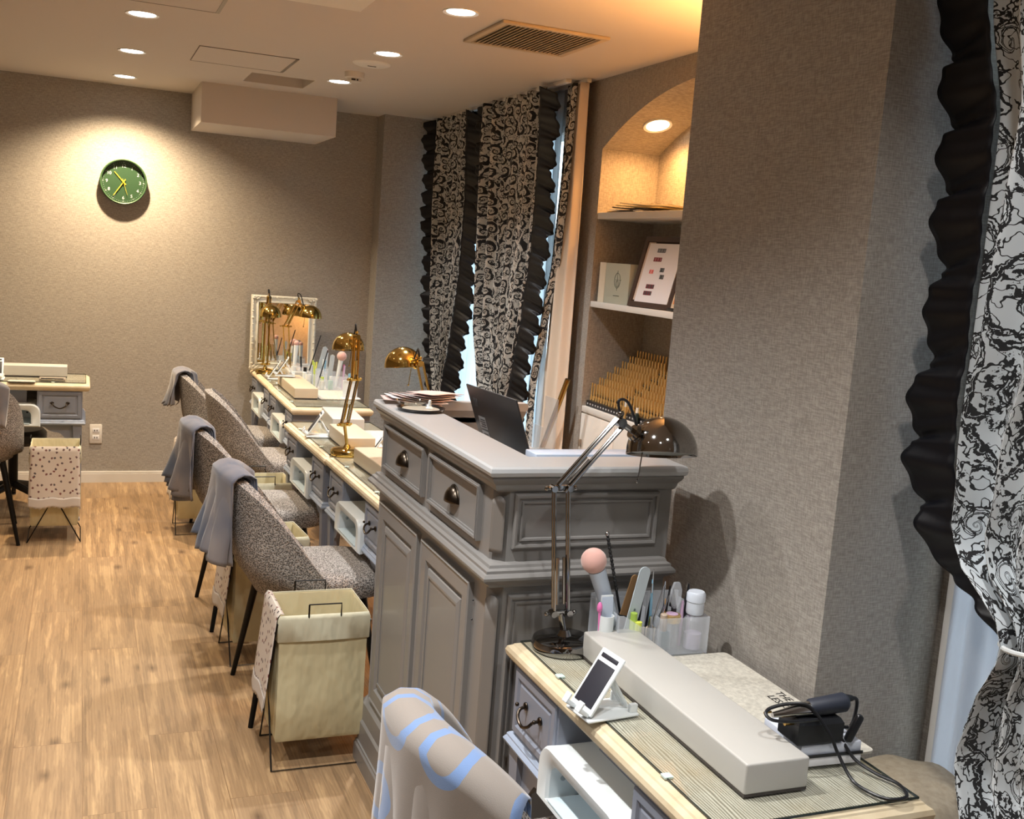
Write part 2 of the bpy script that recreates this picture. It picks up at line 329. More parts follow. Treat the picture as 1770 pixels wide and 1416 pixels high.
# ceiling with a recessed square opening
m=M(); hx0,hx1,hy0,hy1=.80,1.125,5.79,6.13; x0,x1,y0,y1=XL-.1,XR+.45,YB-.1,YW+.1
for a,b,c,d in ((x0,hx0,y0,y1),(hx1,x1,y0,y1),(hx0,hx1,y0,hy0),(hx0,hx1,hy1,y1)): m.box(a,b,c,d,CEIL,CEIL+.06)
m.box(hx0-.02,hx1+.02,hy0-.02,hy1+.02,CEIL+.13,CEIL+.15)
for a,b,c,d in ((hx0-.02,hx0,hy0-.02,hy1+.02),(hx1,hx1+.02,hy0-.02,hy1+.02),(hx0,hx1,hy0-.02,hy0),(hx0,hx1,hy1,hy1+.02)): m.box(a,b,c,d,CEIL+.05,CEIL+.14)
struct(m.obj('ceiling',CEILM,smooth=0))
struct(M().box(XL-.1,XR+.1,YW,YW+.1,0,CEIL).obj('wall_back',WALL,smooth=0))
struct(M().box(XL-.1,XL,YB,YW,0,CEIL).obj('wall_left',WALL,smooth=0))
struct(M().box(XL-.1,XR+.1,YB-.1,YB,0,CEIL).obj('wall_front',WALL,smooth=0))
struct(M().box(1.775,XR,6.79,YW,0,CEIL,).obj('wall_column',WALL,smooth=0))
# near pillar and the wall that carries the near window
struct(M().box(PX,XR,PY0,PY1,0,CEIL).obj('wall_pillar',WALL,smooth=0))
NX=1.63
m=M()
for a,b,c,d in ((YB,PY0,0,.12),(YB,PY0,2.2,CEIL),(YB,.1,.12,2.2),(1.575,PY0,.12,2.2)): m.box(NX,NX+.12,a,b,c,d)
struct(m.obj('wall_near_window',WALL,smooth=0))
# right wall : window bay and arched niche
m=M(); NY0,NY1,AC,AH,AR=2.78,4.53,3.655,2.315,1.814
def archz(y): return AH-AR+math.sqrt(max(AR*AR-(y-AC)**2,0))
WY0,WY1,WZ0,WZ1=4.95,6.70,.15,2.2
m.box(XR,XR+.1,NY1,WY0,0,CEIL); m.box(XR,XR+.1,WY1,YW,0,CEIL); m.box(XR,XR+.1,WY0,WY1,0,WZ0); m.box(XR,XR+.1,WY0,WY1,WZ1,CEIL)
m.box(XR,XR+.1,PY1,NY0,0,CEIL)
ND=.30; NBX=XR+ND; K=28; ys=[NY0+(NY1-NY0)*i/K for i in range(K+1)]
for a,b in zip(ys,ys[1:]):
    A=[m.b.verts.new(p) for p in ((XR,a,archz(a)),(XR,b,archz(b)),(XR,b,CEIL),(XR,a,CEIL))]; m.b.faces.new(A)
    B=[m.b.verts.new(p) for p in ((XR,a,archz(a)),(NBX,a,archz(a)),(NBX,b,archz(b)),(XR,b,archz(b)))]; m.b.faces.new(B)
    B=[m.b.verts.new(p) for p in ((XR,a,archz(a)+.004),(NBX+.02,a,archz(a)+.004),(NBX+.02,b,archz(b)+.004),(XR,b,archz(b)+.004))]; m.b.faces.new(B)
m.box(NBX,NBX+.06,NY0-.05,NY1+.05,0,CEIL); m.box(XR+.1,NBX,NY1,NY1+.05,0,CEIL); m.box(XR+.1,NBX,NY0-.05,NY0,0,CEIL); m.box(XR,NBX,NY0-.05,NY1+.05,CEIL,CEIL+.05)
bmesh.ops.remove_doubles(m.b,verts=m.b.verts,dist=.0005)
struct(m.obj('wall_right',WALL,smooth=0))
# ceiling drop box
struct(M().box(.608,1.371,6.35,YW,2.19,CEIL).obj('ceiling_box',CEILM,smooth=0))
# baseboards with a small cap moulding
def baseboard(name,x0,x1,y0,y1):
    m=M(); m.box(x0,x1,y0,y1,0,.055); m.box(x0+(0 if x1-x0>.1 else -.0),x1,y0+.004 if y1-y0<.1 else y0,y1,.055,.07,.002); return struct(m.obj(name,WPAINT))
baseboard('baseboard_back',XL,1.775,YW-.014,YW); baseboard('baseboard_left',XL,XL+.014,YB,YW-.014); baseboard('baseboard_pillar',PX-.0,NX,PY0-.012,PY0)
baseboard('baseboard_column',1.775,XR,6.778,6.79)
# windows
def window(name,x,y0,y1,z0,z1,n=2):
    m=M(); w=.035
    m.box(x+.03,x+.08,y0,y0+w,z0,z1); m.box(x+.03,x+.08,y1-w,y1,z0,z1); m.box(x+.03,x+.08,y0,y1,z0,z0+w); m.box(x+.03,x+.08,y0,y1,z1-w,z1)
    for k in range(1,n): c=y0+(y1-y0)*k/n; m.box(x+.035,x+.075,c-w/2,c+w/2,z0,z1)
    o=struct(m.obj(name,WPAINT)); M().box(x+.05,x+.054,y0+.02,y1-.02,z0+.02,z1-.02).obj('window_pane',GLASS,o,smooth=0); return o
window('window_1',XR,WY0,WY1,WZ0,WZ1); window('window_2',NX,.1,1.575,.12,2.2)
struct(M().box(NX-.012,NX,1.545,1.575,.1,2.22,.002).obj('trim_1',WPAINT))
# ------------------------------------------------------------------ ceiling fittings
TRIM=mat('light_trim',(225,222,216),.5); 
def emis(name,c,st): return mat(name,(255,255,255),.5,emit=c,es=st)
EN=emis('lamp_glow_neutral',(1,.96,.90),9); EW=emis('lamp_glow_warm',(1,.86,.62),9)
first=None
LBL={0:'round recessed downlight nearest the camera, in the left row above the floor',1:'middle recessed downlight of the left row',2:'recessed downlight closest to the back wall, above the clock',
 3:'round recessed downlight beside the slatted ceiling grille',4:'recessed downlight beside the flat round speaker',5:'recessed downlight next to the smoke detector'}
def downlight(i,x,y,z,en,col,label,tilt=None,glow=None,energy_size=118):
    t=thing('recessed_downlight',label,'ceiling light',(x,y,z),group='recessed ceiling downlights')
    M().lathe([(.050,0),(.064,-.004),(.066,0),(.066,.003),(.050,.003)],n=32).obj('trim_ring',TRIM,t)
    M().lathe([(0,-.0015),(.050,-.0015),(.052,.001),(0,.002)],n=32).obj('lens',glow or EN,t)
    s=spot('downlight_beam',(x,y,z-.012),en,col,energy_size); return t
for i,(x,y,e,c) in enumerate(DL):
    if i in LBL: downlight(i,x,y,CEIL,e,c,LBL[i],energy_size=138 if i==2 else 118)
    else: 
        t=downlight(i,x,y,CEIL,e,c,'recessed downlight behind the camera, row at x %d'%i)
        t['label']='recessed downlight in the ceiling outside the picture'
# niche downlights in the vault
for k,y in enumerate((4.30,3.30)):
    z=archz(y)-.001; t=downlight(20+k,2.37,y,z-.004,20,ORANGE,['warm recessed downlight inside the lit arched niche','warm niche downlight hidden behind the pillar'][k],glow=EW,energy_size=150)
    t.rotation_euler=(-math.asin((y-AC)/AR),0,0)
# unseen lamp added behind the pillar to wash that corner orange
t=thing('added_sconce','added brass sconce, unseen behind the pillar, throwing orange light up and down','added wall lamp',(XR,2.52,1.75))
M().box(-.02,0,-.05,.05,-.08,.08,.004).obj('back_plate',BRASS,t); M().lathe([(.045,-.09),(.05,.08),(.047,.08),(.042,-.085),(0,-.085)],(-.075,0,0)).obj('shade',BRASS,t)
M().ball((-.075,0,0),.022).obj('bulb',EW,t); M().tube([(-.02,0,0),(-.035,0,0)],.008).obj('arm',BRASS,t)
l=bpy.data.lights.new('added_sconce_light','SPOT'); l.energy=115; l.color=ORANGE; l.spot_size=math.radians(150); l.spot_blend=.6; l.shadow_soft_size=.05
o=bpy.data.objects.new('added_sconce_light',l); COL.objects.link(o); o.location=(XR-.075,2.52,1.87); o.rotation_euler=(PI,0,0)
l=bpy.data.lights.new('added_sconce_light_down','SPOT'); l.energy=45; l.color=ORANGE; l.spot_size=math.radians(130); l.spot_blend=.6; l.shadow_soft_size=.05  # added downward wash so the mirror reflects an orange pillar
o=bpy.data.objects.new('added_sconce_light_down',l); COL.objects.link(o); o.location=(XR-.075,2.52,1.64)
# slatted return-air grille
gx0,gx1,gy0,gy1=1.40,1.835,3.755,4.20
t=thing('ceiling_grille','square beige ceiling vent with dark slats','vent',((gx0+gx1)/2,(gy0+gy1)/2,CEIL))
GR=mat('grille_beige',(186,168,142),.6); DARK=mat('vent_dark',(24,22,20),.9)
m=M(); w_=.026
for a,b,c,d in ((gx0,gx1,gy0,gy0+w_),(gx0,gx1,gy1-w_,gy1),(gx0,gx0+w_,gy0+w_,gy1-w_),(gx1-w_,gx1,gy0+w_,gy1-w_)): m.box(a,b,c,d,CEIL-.012,CEIL,.003)
m.obj('frame',GR,t,world=True)
M().box(gx0+w_,gx1-w_,gy0+w_,gy1-w_,CEIL-.002,CEIL-.0005).obj('backing',DARK,t,world=True,smooth=0)
m=M(); n=21
for k in range(n):
    x=gx0+w_+(k+.5)*(gx1-gx0-2*w_)/n; m.box(-.0015,.0015,gy0+w_,gy1-w_,-.010,.0,mx=TR(x,0,CEIL-.002)@RY(.5))
m.obj('slats',GR,t,world=True,smooth=0)
# access panels : thin seams and a metal edge
SEAM=mat('panel_seam',(120,108,98),.7); ALU=mat('panel_edge_metal',(158,150,140),.4,.6)
def panel(label,x0,x1,y0,y1):
    t=thing('ceiling_access_panel',label,'access panel',((x0+x1)/2,(y0+y1)/2,CEIL))
    M().box(x0+.004,x1-.004,y0+.004,y1-.004,CEIL-.002,CEIL-.0003).obj('panel_board',CEILM,t,world=True,smooth=0)
    m=M(); 
    for a,b,c,d in ((x0,x1,y0,y0+.003),(x0,x1,y1-.003,y1),(x0,x0+.003,y0,y1)): m.box(a,b,c,d,CEIL-.003,CEIL-.0003)
    m.obj('seam',SEAM,t,world=True,smooth=0); M().box(x1-.014,x1,y0,y1,CEIL-.004,CEIL-.0003).obj('hinge_strip',ALU,t,world=True,smooth=0)
panel('square access panel flush in the ceiling near the drop box',.481,.933,5.195,5.65); panel('access panel cut off by the top left edge of the picture',.02,.478,3.95,4.41)
t=thing('ceiling_speaker','flat round white speaker grille on the ceiling','speaker',(1.242,5.04,CEIL)); M().lathe([(0,-.012),(.07,-.011),(.086,-.005),(.09,0),(0,0)],n=40).obj('cover',TRIM,t); M().box(-.02,.02,-.004,.004,-.0135,-.0115).obj('slot',DARK,t,smooth=0)
t=thing('smoke_detector','small white cylindrical smoke detector on the ceiling','smoke detector',(1.236,5.36,CEIL)); M().lathe([(0,-.045),(.033,-.044),(.036,-.03),(.048,-.026),(.05,0),(0,0)],n=32).obj('housing',WPAINT,t)
m=M(); m.box(-.022,-.002,-.037,-.033,-.042,-.034); m.box(.004,.012,-.037,-.033,-.042,-.034); m.obj('sensor_window',BLACK,t,smooth=0)
t=thing('ceiling_air_conditioner','corner of a white ceiling cassette air conditioner at the top edge','air conditioner',(.5,3.5,CEIL))
M().stack((.115,.895,3.09,3.875),[(0,CEIL),(.014,CEIL-.012),(.01,CEIL-.026),(-.03,CEIL-.032)]).obj('panel',mat('ac_white',(232,226,214),.4),t,world=True)
M().box(.3,.71,3.28,3.68,CEIL-.036,CEIL-.031).obj('intake_grille',GR,t,world=True,smooth=0)
# ------------------------------------------------------------------ wall clock
CK=mat('clock_green',(46,74,48),.45); CKR=mat('clock_rim_green',(58,84,56),.35); YEL=mat('clock_hand_yellow',(214,190,60),.4)
t=thing('wall_clock','round green wall clock with white numerals and yellow hands','clock',(.228,YW,1.845))
FW=RX(PI/2)   # local z -> -y
M().lathe([(0,0),(.128,0),(.134,.012),(.134,.052),(.129,.056),(.124,.052),(.122,.022),(0,.022)],n=64,mx=FW).obj('case',CKR,t)
M().lathe([(0,.0235),(.1215,.0235),(.1215,.022),(0,.022)],n=64,mx=FW).obj('dial',CK,t)
ts=[text(str(h),.027,PAPER,'numerals',t,FW@TR(math.sin(h*PI/6)*.094,math.cos(h*PI/6)*.094,.0245)) for h in range(1,13)]; join_meshes(ts)
ts=[text(str(h),.010,PAPER,'outer_numerals',t,FW@TR(math.sin(h*PI/6)*.114,math.cos(h*PI/6)*.114,.0245)) for h in range(13,25)]; join_meshes(ts)
m=M()
for k in range(60):
    if k%5: m.box(-.0005,.0005,.1115,.1165,.0236,.0246,mx=FW@RZ(-k*PI/30))
m.obj('minute_marks',PAPER,t,smooth=0)
def hand(name,ang,L,w,z): M().prism([(-w,-.02),(w,-.02),(w*.6,L),(-w*.6,L)],z,z+.0015,mx=FW@RZ(-ang)).obj(name,YEL,t,smooth=0)
hand('hour_hand',math.radians(318),.078,.0035,.028); hand('minute_hand',math.radians(214),.100,.003,.031); hand('second_hand',math.radians(163),.078,.0011,.034)
M().lathe([(0,.024),(.006,.024),(.006,.037),(0,.037)],n=16,mx=FW).obj('hub',YEL,t)
M().lathe([(0,.0505),(.123,.0505),(.123,.052),(0,.052)],n=48,mx=FW).obj('cover_glass',GLASS,t)
# wall outlet
t=thing('wall_outlet','white double socket plate on the back wall','socket',(.101,YW,.305)); M().box(-.036,.036,-.008,0,-.06,.06,.004).obj('cover_plate',WPAINT,t)
m=M()
for z in (.022,-.022): m.box(-.02,.02,-.0095,-.007,z-.014,z+.014,.001)
m.obj('socket_face',PAPER,t)
m=M()
for z in (.022,-.022):
    for x in (-.007,.007): m.box(x-.0022,x+.0022,-.0105,-.0092,z-.005,z+.005)
m.obj('slots',BLACK,t,smooth=0)
# ------------------------------------------------------------------ niche fittings
t=thing('niche_shelf','upper white shelf of the niche, below the orange-lit arch','shelf',(XR+.14,AC,1.785)); M().box(XR+.002,NBX-.001,NY0+.002,NY1-.002,1.77,1.80,.002).obj('board',WPAINT,t,world=True)
t=thing('niche_shelf','lower white shelf of the niche, carrying framed price list','shelf',(XR+.14,AC,1.377)); M().box(XR+.002,NBX-.001,NY0+.002,NY1-.002,1.363,1.39,.002).obj('board',WPAINT,t,world=True)
t=thing('niche_cabinet','white base cabinet filling the bottom of the niche','cabinet',(XR+.14,AC,0))
M().box(XR+.012,NBX-.001,NY0+.003,NY1-.003,0,.862).obj('carcass',WPAINT,t,world=True,smooth=0)
M().box(XR+.002,NBX-.001,NY0+.002,NY1-.002,.865,.893,.002).obj('countertop',WPAINT,t,world=True)
dy=(NY1-NY0-.01)/5
for k in range(5):
    a=NY0+.005+k*dy; d=M().box(XR+.0,XR+.014,a+.002,a+dy-.002,.05,.858,.002).obj('door',mat('white_door',(222,216,208),.35),t,world=True)
    yk=a+dy-.025 if k%2==0 else a+.025
    M().box(XR-.014,XR,yk-.005,yk+.005,.70,.735,.002).obj('knob',ALU,d,world=True)
# ------------------------------------------------------------------ reception counter
t=thing('reception_counter','tall grey panelled reception counter with two drawers and doors','counter',(1.04,2.52,0))
X0,X1,Y0,Y1=.832,1.257,2.062,3.0
def pl(x0,x1,y0,y1,c): return [(x0+c,y0),(x1,y0),(x1,y1),(x0,y1),(x0,y0+c)]
m=M(); m.prism(pl(X0,X1,Y0,Y1,.028),.13,.868); m.obj('lower_carcass',CAB,t,world=True,smooth=0)
# upper section is a hollow box so the deck behind the counter top is open
m=M(); m.prism([(X0+.028,Y0),(X0+.09,Y0),(X0+.09,Y1),(X0,Y1),(X0,Y0+.028)],.868,1.075); m.box(X0+.09,X1,Y0,Y0+.05,.868,1.075); m.box(X0+.09,X1,Y1-.03,Y1,.868,1.075)
m.box(X0+.09,X1,Y0+.05,Y1-.03,.868,1.0); m.obj('upper_carcass',CAB,t,world=True,smooth=0)
pr=[(0,0),(.030,0),(.030,.052),(.026,.058),(.026,.064),(.022,.066),(.022,.128),(.018,.134),(.016,.136),(.016,.190),(.012,.196),(0,.212)]
M().stack((X0,X1,Y0,Y1),[(o,z) for o,z in pr]).obj('plinth',CAB,t,world=True,smooth=20)
pr=[(0,.848),(.010,.852),(.012,.858),(.018,.862),(.024,.866),(.030,.872),(.031,.878),(.026,.884),(.022,.886),(.022,.892),(.014,.896),(.012,.902),(0,.906)]
M().stack((X0,X1-.018,Y0,Y1),pr).obj('waist_moulding',CAB,t,world=True,smooth=20)
def ringstack(m,pr):
    x0,x1,y0,y1=X0,X1,Y0,Y1
    outer=[[(x0-o,y0-o,z),(x1+o*.6,y0-o,z),(x1+o*.6,y1+o*.3,z),(x0-o,y1+o*.3,z)] for o,z in pr]
    ztop=pr[-1][1]; zb=pr[0][1]
    L=[]
    for (o,z) in pr:   # C shape, open towards the wall on the right
        L.append([(x0-o,y0-o,z),(x1+o*.6,y0-o,z),(x1+o*.6,y0+.085,z),(x0+.1,y0+.085,z),(x0+.1,y1-.03,z),(x1+o*.6,y1-.03,z),(x1+o*.6,y1+o*.3,z),(x0-o,y1+o*.3,z)])
    m.loops(L,True,True)
m=M(); ringstack(m,[(0,1.060),(.006,1.064),(.010,1.070),(.012,1.078),(.020,1.086),(.024,1.092),(.024,1.096)]); m.obj('cornice',CAB,t,world=True,smooth=20)
m=M(); ringstack(m,[(.022,1.096),(.030,1.100),(.033,1.108),(.031,1.116),(.027,1.120)]); bmesh.ops.remove_doubles(m.b,verts=m.b.verts,dist=.0004); m.obj('worktop',CTOP,t,world=True,smooth=20)
M().box(X0+.098,X1,Y0+.055,Y1-.03,1.0,1.004).obj('inner_deck',CTOP,t,world=True,smooth=0)
sx=lambda a,b,h:(X0-h,a,b)     # side face map (a=y,b=z)
fr=lambda a,b,h:(a,Y0-h,b)     # front face map (a=x,b=z)
RAISE=[(0,0),(0,.008),(.004,.012),(.010,.012),(.014,.007),(.022,.006),(.028,.001)]
def paneled(y0,y1,z0,z1,name):
    m=M(); m.frame(sx,y0,y1,z0,z1,[(0,0),(0,.012),(.004,.012),(.004,.015),(.009,.014),(.009,.009),(.013,.009),(.013,.005),(.016,.005),(.030,.002)]); return m.obj(name,CAB,t,world=True,smooth=15)
for y0,y1 in ((2.147,2.517),(2.565,2.947)):
    d=paneled(y0,y1,.930,1.057,'drawer'); yc=(y0+y1)/2
    # quarter-dome cup pull: wide at the open bottom edge, closing to the top
    m=M(); m.grid(lambda u,v:(X0-.004-.022*math.sin(v*PI/2)*math.sin(PI*u),yc-.033*math.cos(PI*u),.976+.036*math.cos(v*PI/2)*math.sin(PI*u)+.0) ,20,8)
    m.tube([(X0-.004,yc-.034*math.cos(PI*q/12),.976+.038*math.sin(PI*q/12)) for q in range(13)],.0022,6); h=m.obj('cup_handle',BRONZE,d,world=True,sol=.002)
for y0,y1 in ((2.166,2.535),(2.573,2.950)):
    m=M(); m.frame(sx,y0,y1,.222,.829,[(0,0),(0,.012),(.004,.015),(.008,.012),(.044,.012),(.047,.006),(.052,.002),(.057,.002),(.062,.009),(.074,.013),(.080,.013),(.080,.010)])
    m.obj('door',CAB,t,world=True,smooth=15)
FP=[(0,0),(0,.007),(.004,.010),(.009,.009),(.009,.005),(.014,.003),(.016,.003),(.018,.007),(.022,.006),(.024,.0015)]
m=M(); m.frame(fr,.870,1.224,.935,1.057,FP); m.obj('front_panel',CAB,t,world=True,smooth=15)
m=M(); m.frame(fr,.870,1.224,.235,.832,FP); m.obj('front_panel',CAB,t,world=True,smooth=15)
for z0,z1,nm in ((.925,1.04,'corner_groove'),(.24,.82,'corner_groove')):
    m=M(); m.grid(lambda u,v:(X0+.014-.008+.011*(2*u-1)+.006*0,Y0+.014-.008-.011*(2*u-1),z0+(z1-z0)*v+ (.010*(1-(2*u-1)**2) if v>.95 else 0)),6,12); m.obj(nm,mat('greige_groove',(118,113,108),.4),t,world=True,sol=.003)
m=M()
for y in (2.555,2.156):
    for z in (.79,.745): m.ball((X0-.004,y,z),.0022,8)
m.obj('shelf_pin_holes',BLACK,t,world=True)
# ------------------------------------------------------------------ vanity desks
def make_desk(label,loc,rz,glassclips=True):
    L=.815; W=.45
    t=thing('vanity_desk',label,'desk',loc,rz,'blue-grey vanity desks with oak tops')
    M().stack((.02,W-.012,-L+.012 if False else -.0,L),[(-.02,.700),(-.008,.702),(0.0,.712),(0.002,.722),(-.001,.730),(-.010,.735),(-.012,.738),(-.024,.741)]).obj('tabletop_edge',EDGE,t,smooth=25)
    M().box(.046,W-.036,.026,L-.026,.7405,.7418).obj('tabletop_panel',DTOP,t,smooth=0)
    M().box(.044,W-.03,.018,L-.018,.7422,.7452,.001).obj('glass_top',GLASS,t)
    m=M()
    for a,b,c,d in ((.0435,.0455,.0175,L-.0175),(W-.0315,W-.0295,.0175,L-.0175),(.0435,W-.0295,.0175,.0195),(.0435,W-.0295,L-.0195,L-.0175)): m.box(a,b,c,d,.7418,.7453)
    m.obj('glass_edge',mat('dark_green_glass_edge',(34,44,42),.2),t,smooth=0)
    if glassclips:
        for yy in (.18,.60): M().box(.040,.056,yy-.008,yy+.008,.7422,.7468,.001).obj('glass_pad',mat('pad_clear_green',(196,214,208),.2),t)
    for k,(a,b) in enumerate(((.035,.255),(L-.255,L-.035))):
        M().box(.035,W-.02,a,b,.548,.702).obj('drawer_box',BLUE,t,smooth=0)
        m=M(); m.frame(lambda p,q,h:(.035-h,p,q),a+.006,b-.006,.556,.695,[(0,0),(0,.004),(.003,.007),(.016,.007),(.020,.002),(.024,.002),(.030,.005)]); d=m.obj('drawer',BLUE,t,smooth=15)
        c=(a+b)/2; hd=M()
        hd.tube(bez([(.030,c-.036,.636),(.014,c-.034,.634),(.006,c-.026,.622),(.004,c,.612),(.006,c+.026,.622),(.014,c+.034,.634),(.030,c+.036,.636)],5),[.0035]*31,8)
        for s in (-1,1): hd.ball((.027,c+s*.037,.637),.009,10,(.5,1,1)); hd.ball((.011,c+s*.045,.640),.0045,8)
        hd.obj('handle',BRONZE,d)
        M().stack((.035,W-.02,a-.001,b+.001),[(0,.520),(.008,.520),(.014,.524),(.016,.530),(.012,.536),(.010,.538),(.010,.542),(.006,.546),(0,.549)]).obj('drawer_rail',BLUEL,t,smooth=25)
        # scalloped apron under each drawer
        sgn=1 if k==0 else -1; e=a+.012 if k==0 else b-.012
        poly=[(e+sgn*x,z) for x,z in ((0,.520),(.205,.520),(.200,.512),(.170,.506),(.150,.488),(.120,.478),(.095,.474),(.082,.460),(.070,.445),(.055,.440),(.045,.425),(.040,.40),(0,.40))]
        m=M(); m.prism([(z,y) for y,z in poly],.045,.058,mx=Matrix(((0,0,1,0),(0,1,0,0),(1,0,0,0),(0,0,0,1)))); m.obj('apron',BLUE,t,smooth=0)
    M().box(W-.05,W-.035,.26,L-.26,.56,.70).obj('back_rail',BLUE,t,smooth=0)
    for x in (.052,W-.052):
        for y in (.058,L-.058):
            m=M(); prs=[(.019,.0),(.019,.012),(.013,.016),(.013,.03),(.016,.20),(.019,.40),(.022,.50),(.022,.520)]
            m.loops([[(x-r,y-r,z),(x+r,y-r,z),(x+r,y+r,z),(x-r,y+r,z)] for r,z in prs],True,True)
            for s in (-1,1): m.box(x-.003,x+.003,y+s*.018-.004,y+s*.018+.004,.06,.50)
            m.obj('leg',BLUE,t,smooth=0)
    return t
D0=make_desk('nearest vanity desk, abutting the counter front and the pillar',(.843,1.212,0),0)
def rd(deg): return math.radians(deg)
D1=clone(D0,(.893,3.235,0),rd(1.0),'oak-topped vanity desk directly behind the reception counter')
D2=clone(D0,(.873,4.052,0),rd(1.0),'vanity desk with the brass lamp, second behind the counter')
D3=clone(D0,(.972,5.305,0),rd(-.8),'vanity desk past the gap, whose bare wooden end faces the camera')
D4=clone(D0,(.988,6.122,0),rd(-.8),'farthest vanity desk, holding the white-framed mirror against the back wall')
D5=clone(D0,(.054,5.972,0),PI/2,'vanity desk at the left edge facing the camera')
# nail dryers hung between the drawers
def make_dryer(label,loc,rz):
    t=thing('nail_dryer',label,'nail dryer',loc,rz,'white nail dryers under the desks')
    def arch(w,z0,z1,r,x,n=6):
        pts=[(x,-w,z0),(x,w,z0)]
        for k in range(n+1): a=PI/2*k/n; pts.append((x,w-r+r*math.cos(a),z1-r+r*math.sin(a)))
        for k in range(n+1): a=PI/2+PI/2*k/n; pts.append((x,-w+r+r*math.cos(a),z1-r+r*math.sin(a)))
        return pts
    O=lambda x,g=0:arch(.168+g,.514-g,.628+g*.3,.042,x); I=lambda x,g=0:arch(.125+g,.526-g*.3,.600+g,.030,x)
    m=M(); m.loops([O(.24),O(.04),O(.012,.002),O(.004,-.004),I(.006,.006),I(.012),I(.20),],True,True); m.obj('housing',WHITE,t,smooth=40)
    M().box(.005,.195,-.118,.118,.5270,.5295).obj('base_tray',mat('dryer_tray',(205,222,230),.25),t,smooth=0)
    m=M()
    for k in range(5): m.ball((.1985,-.09+.045*k,.585),.006,8,(.4,1,1))
    for s in (-1,1):
        for x in (.04,.10,.16): m.ball((x,s*.1245,.565),.006,8,(1,.4,1))
    m.obj('leds',mat('led_grey',(150,160,166),.3),t); M().box(.196,.199,-.103,-.095,.555,.563).obj('sensor',BLACK,t,smooth=0)
    M().box(.10,.22,-.1,.1,.627,.699).obj('mount',BLUE,t,smooth=0)
    return t
N0=make_dryer('large white nail dryer under the nearest desk, open side to the left',(.843,1.62,0),0)
clone(N0,(.888,3.642,0),rd(1),'white nail dryer under the desk directly behind the counter'); clone(N0,(.868,4.46,0),rd(1),'white nail dryer under the desk with the brass lamp')
clone(N0,(.978,5.712,0),rd(-.8),'white nail dryer under the desk past the gap'); clone(N0,(.992,6.53,0),rd(-.8),'white nail dryer under the farthest desk, below the mirror'); clone(N0,(-.353,5.972,0),PI/2,'white nail dryer under the left-edge desk, behind the chair')
t=thing('power_cable','black cable hanging down from the nearest nail dryer','cable',(.86,1.77,.0)); M().tube(bez([(.03,0,.52),(.02,.0,.40),(-.005,.01,.25),(.0,.02,.08),(.05,.03,.01)],6),.004).obj('cable',BLACK,t)
# ------------------------------------------------------------------ chairs
def zt(th):   # rim height by angle from the back (0) to the sides
    k=min(abs(th)/rd(94),1); return .455+.345*(1-k**2.5)
def shellp(th,v,g=0):
    zr=zt(th); z=.40+(zr-.40)*v; q=min(1,v*2.2); lean=.045*max(0,v)**1.3*max(0,math.cos(th))
    a=(.235+.025*q+g+lean)*(.80+.20*min(1,v*4)); b=(.228+.022*q+g)*(.80+.20*min(1,v*4)); e=.82
    c,s=math.cos(th),math.sin(th); return (-a*math.copysign(abs(c)**e,c),b*math.copysign(abs(s)**e,s),z)
TH=rd(93)
def make_chair(label,loc,rz):
    t=thing('tub_chair',label,'chair',loc,rz,'grey boucle tub chairs')
    m=M(); m.grid(lambda u,v:shellp(-TH+2*TH*u,v),40,14); o=m.obj('backrest',BOUCLE,t,smooth=80,sol=.036,soff=-1)
    bv=o.modifiers.new('round','BEVEL'); bv.width=.015; bv.segments=3; bv.angle_limit=1.0
    m=M(); prof=[(0,.395),(.80,.395),(.96,.405),(1,.425),(1,.452),(.97,.470),(.85,.482),(.5,.487),(0,.488)]; n=40; L=[]
    for r,z in prof:
        L.append([(.045+(.225*r+1e-4)*math.copysign(abs(math.cos(2*PI*k/n))**.72,math.cos(2*PI*k/n)),(.212*r+1e-4)*math.copysign(abs(math.sin(2*PI*k/n))**.72,math.sin(2*PI*k/n)),z) for k in range(n)])
    m.loops(L,True,True); m.obj('seat',BOUCLE,t,smooth=50)
    for sx_,sy in ((-1,-1),(-1,1),(1,-1),(1,1)):
        m=M(); m.tube([(sx_*.15+.0,sy*.15,.40),(sx_*.215,sy*.222,0)],[.014,.0085],12); m.obj('leg',BLKM,t)
    return t
C1=make_chair('grey boucle tub chair nearest the reception counter, towel over its back',(.745,3.52,0),0)
clone(C1,(.712,4.42,0),rd(2),'second grey tub chair from the counter, with a draped towel')
clone(C1,(.885,5.42,0),rd(-3),'grey tub chair without a towel, third from the counter')
clone(C1,(.81,6.12,0),rd(-4),'grey tub chair farthest down the right row, towel over its back')
clone(C1,(-.50,5.74,0),PI/2+.08,'grey tub chair at the left edge of the picture')
clone(C1,(.80,1.565,0),rd(4),'grey tub chair at the bottom edge under a patterned towel')
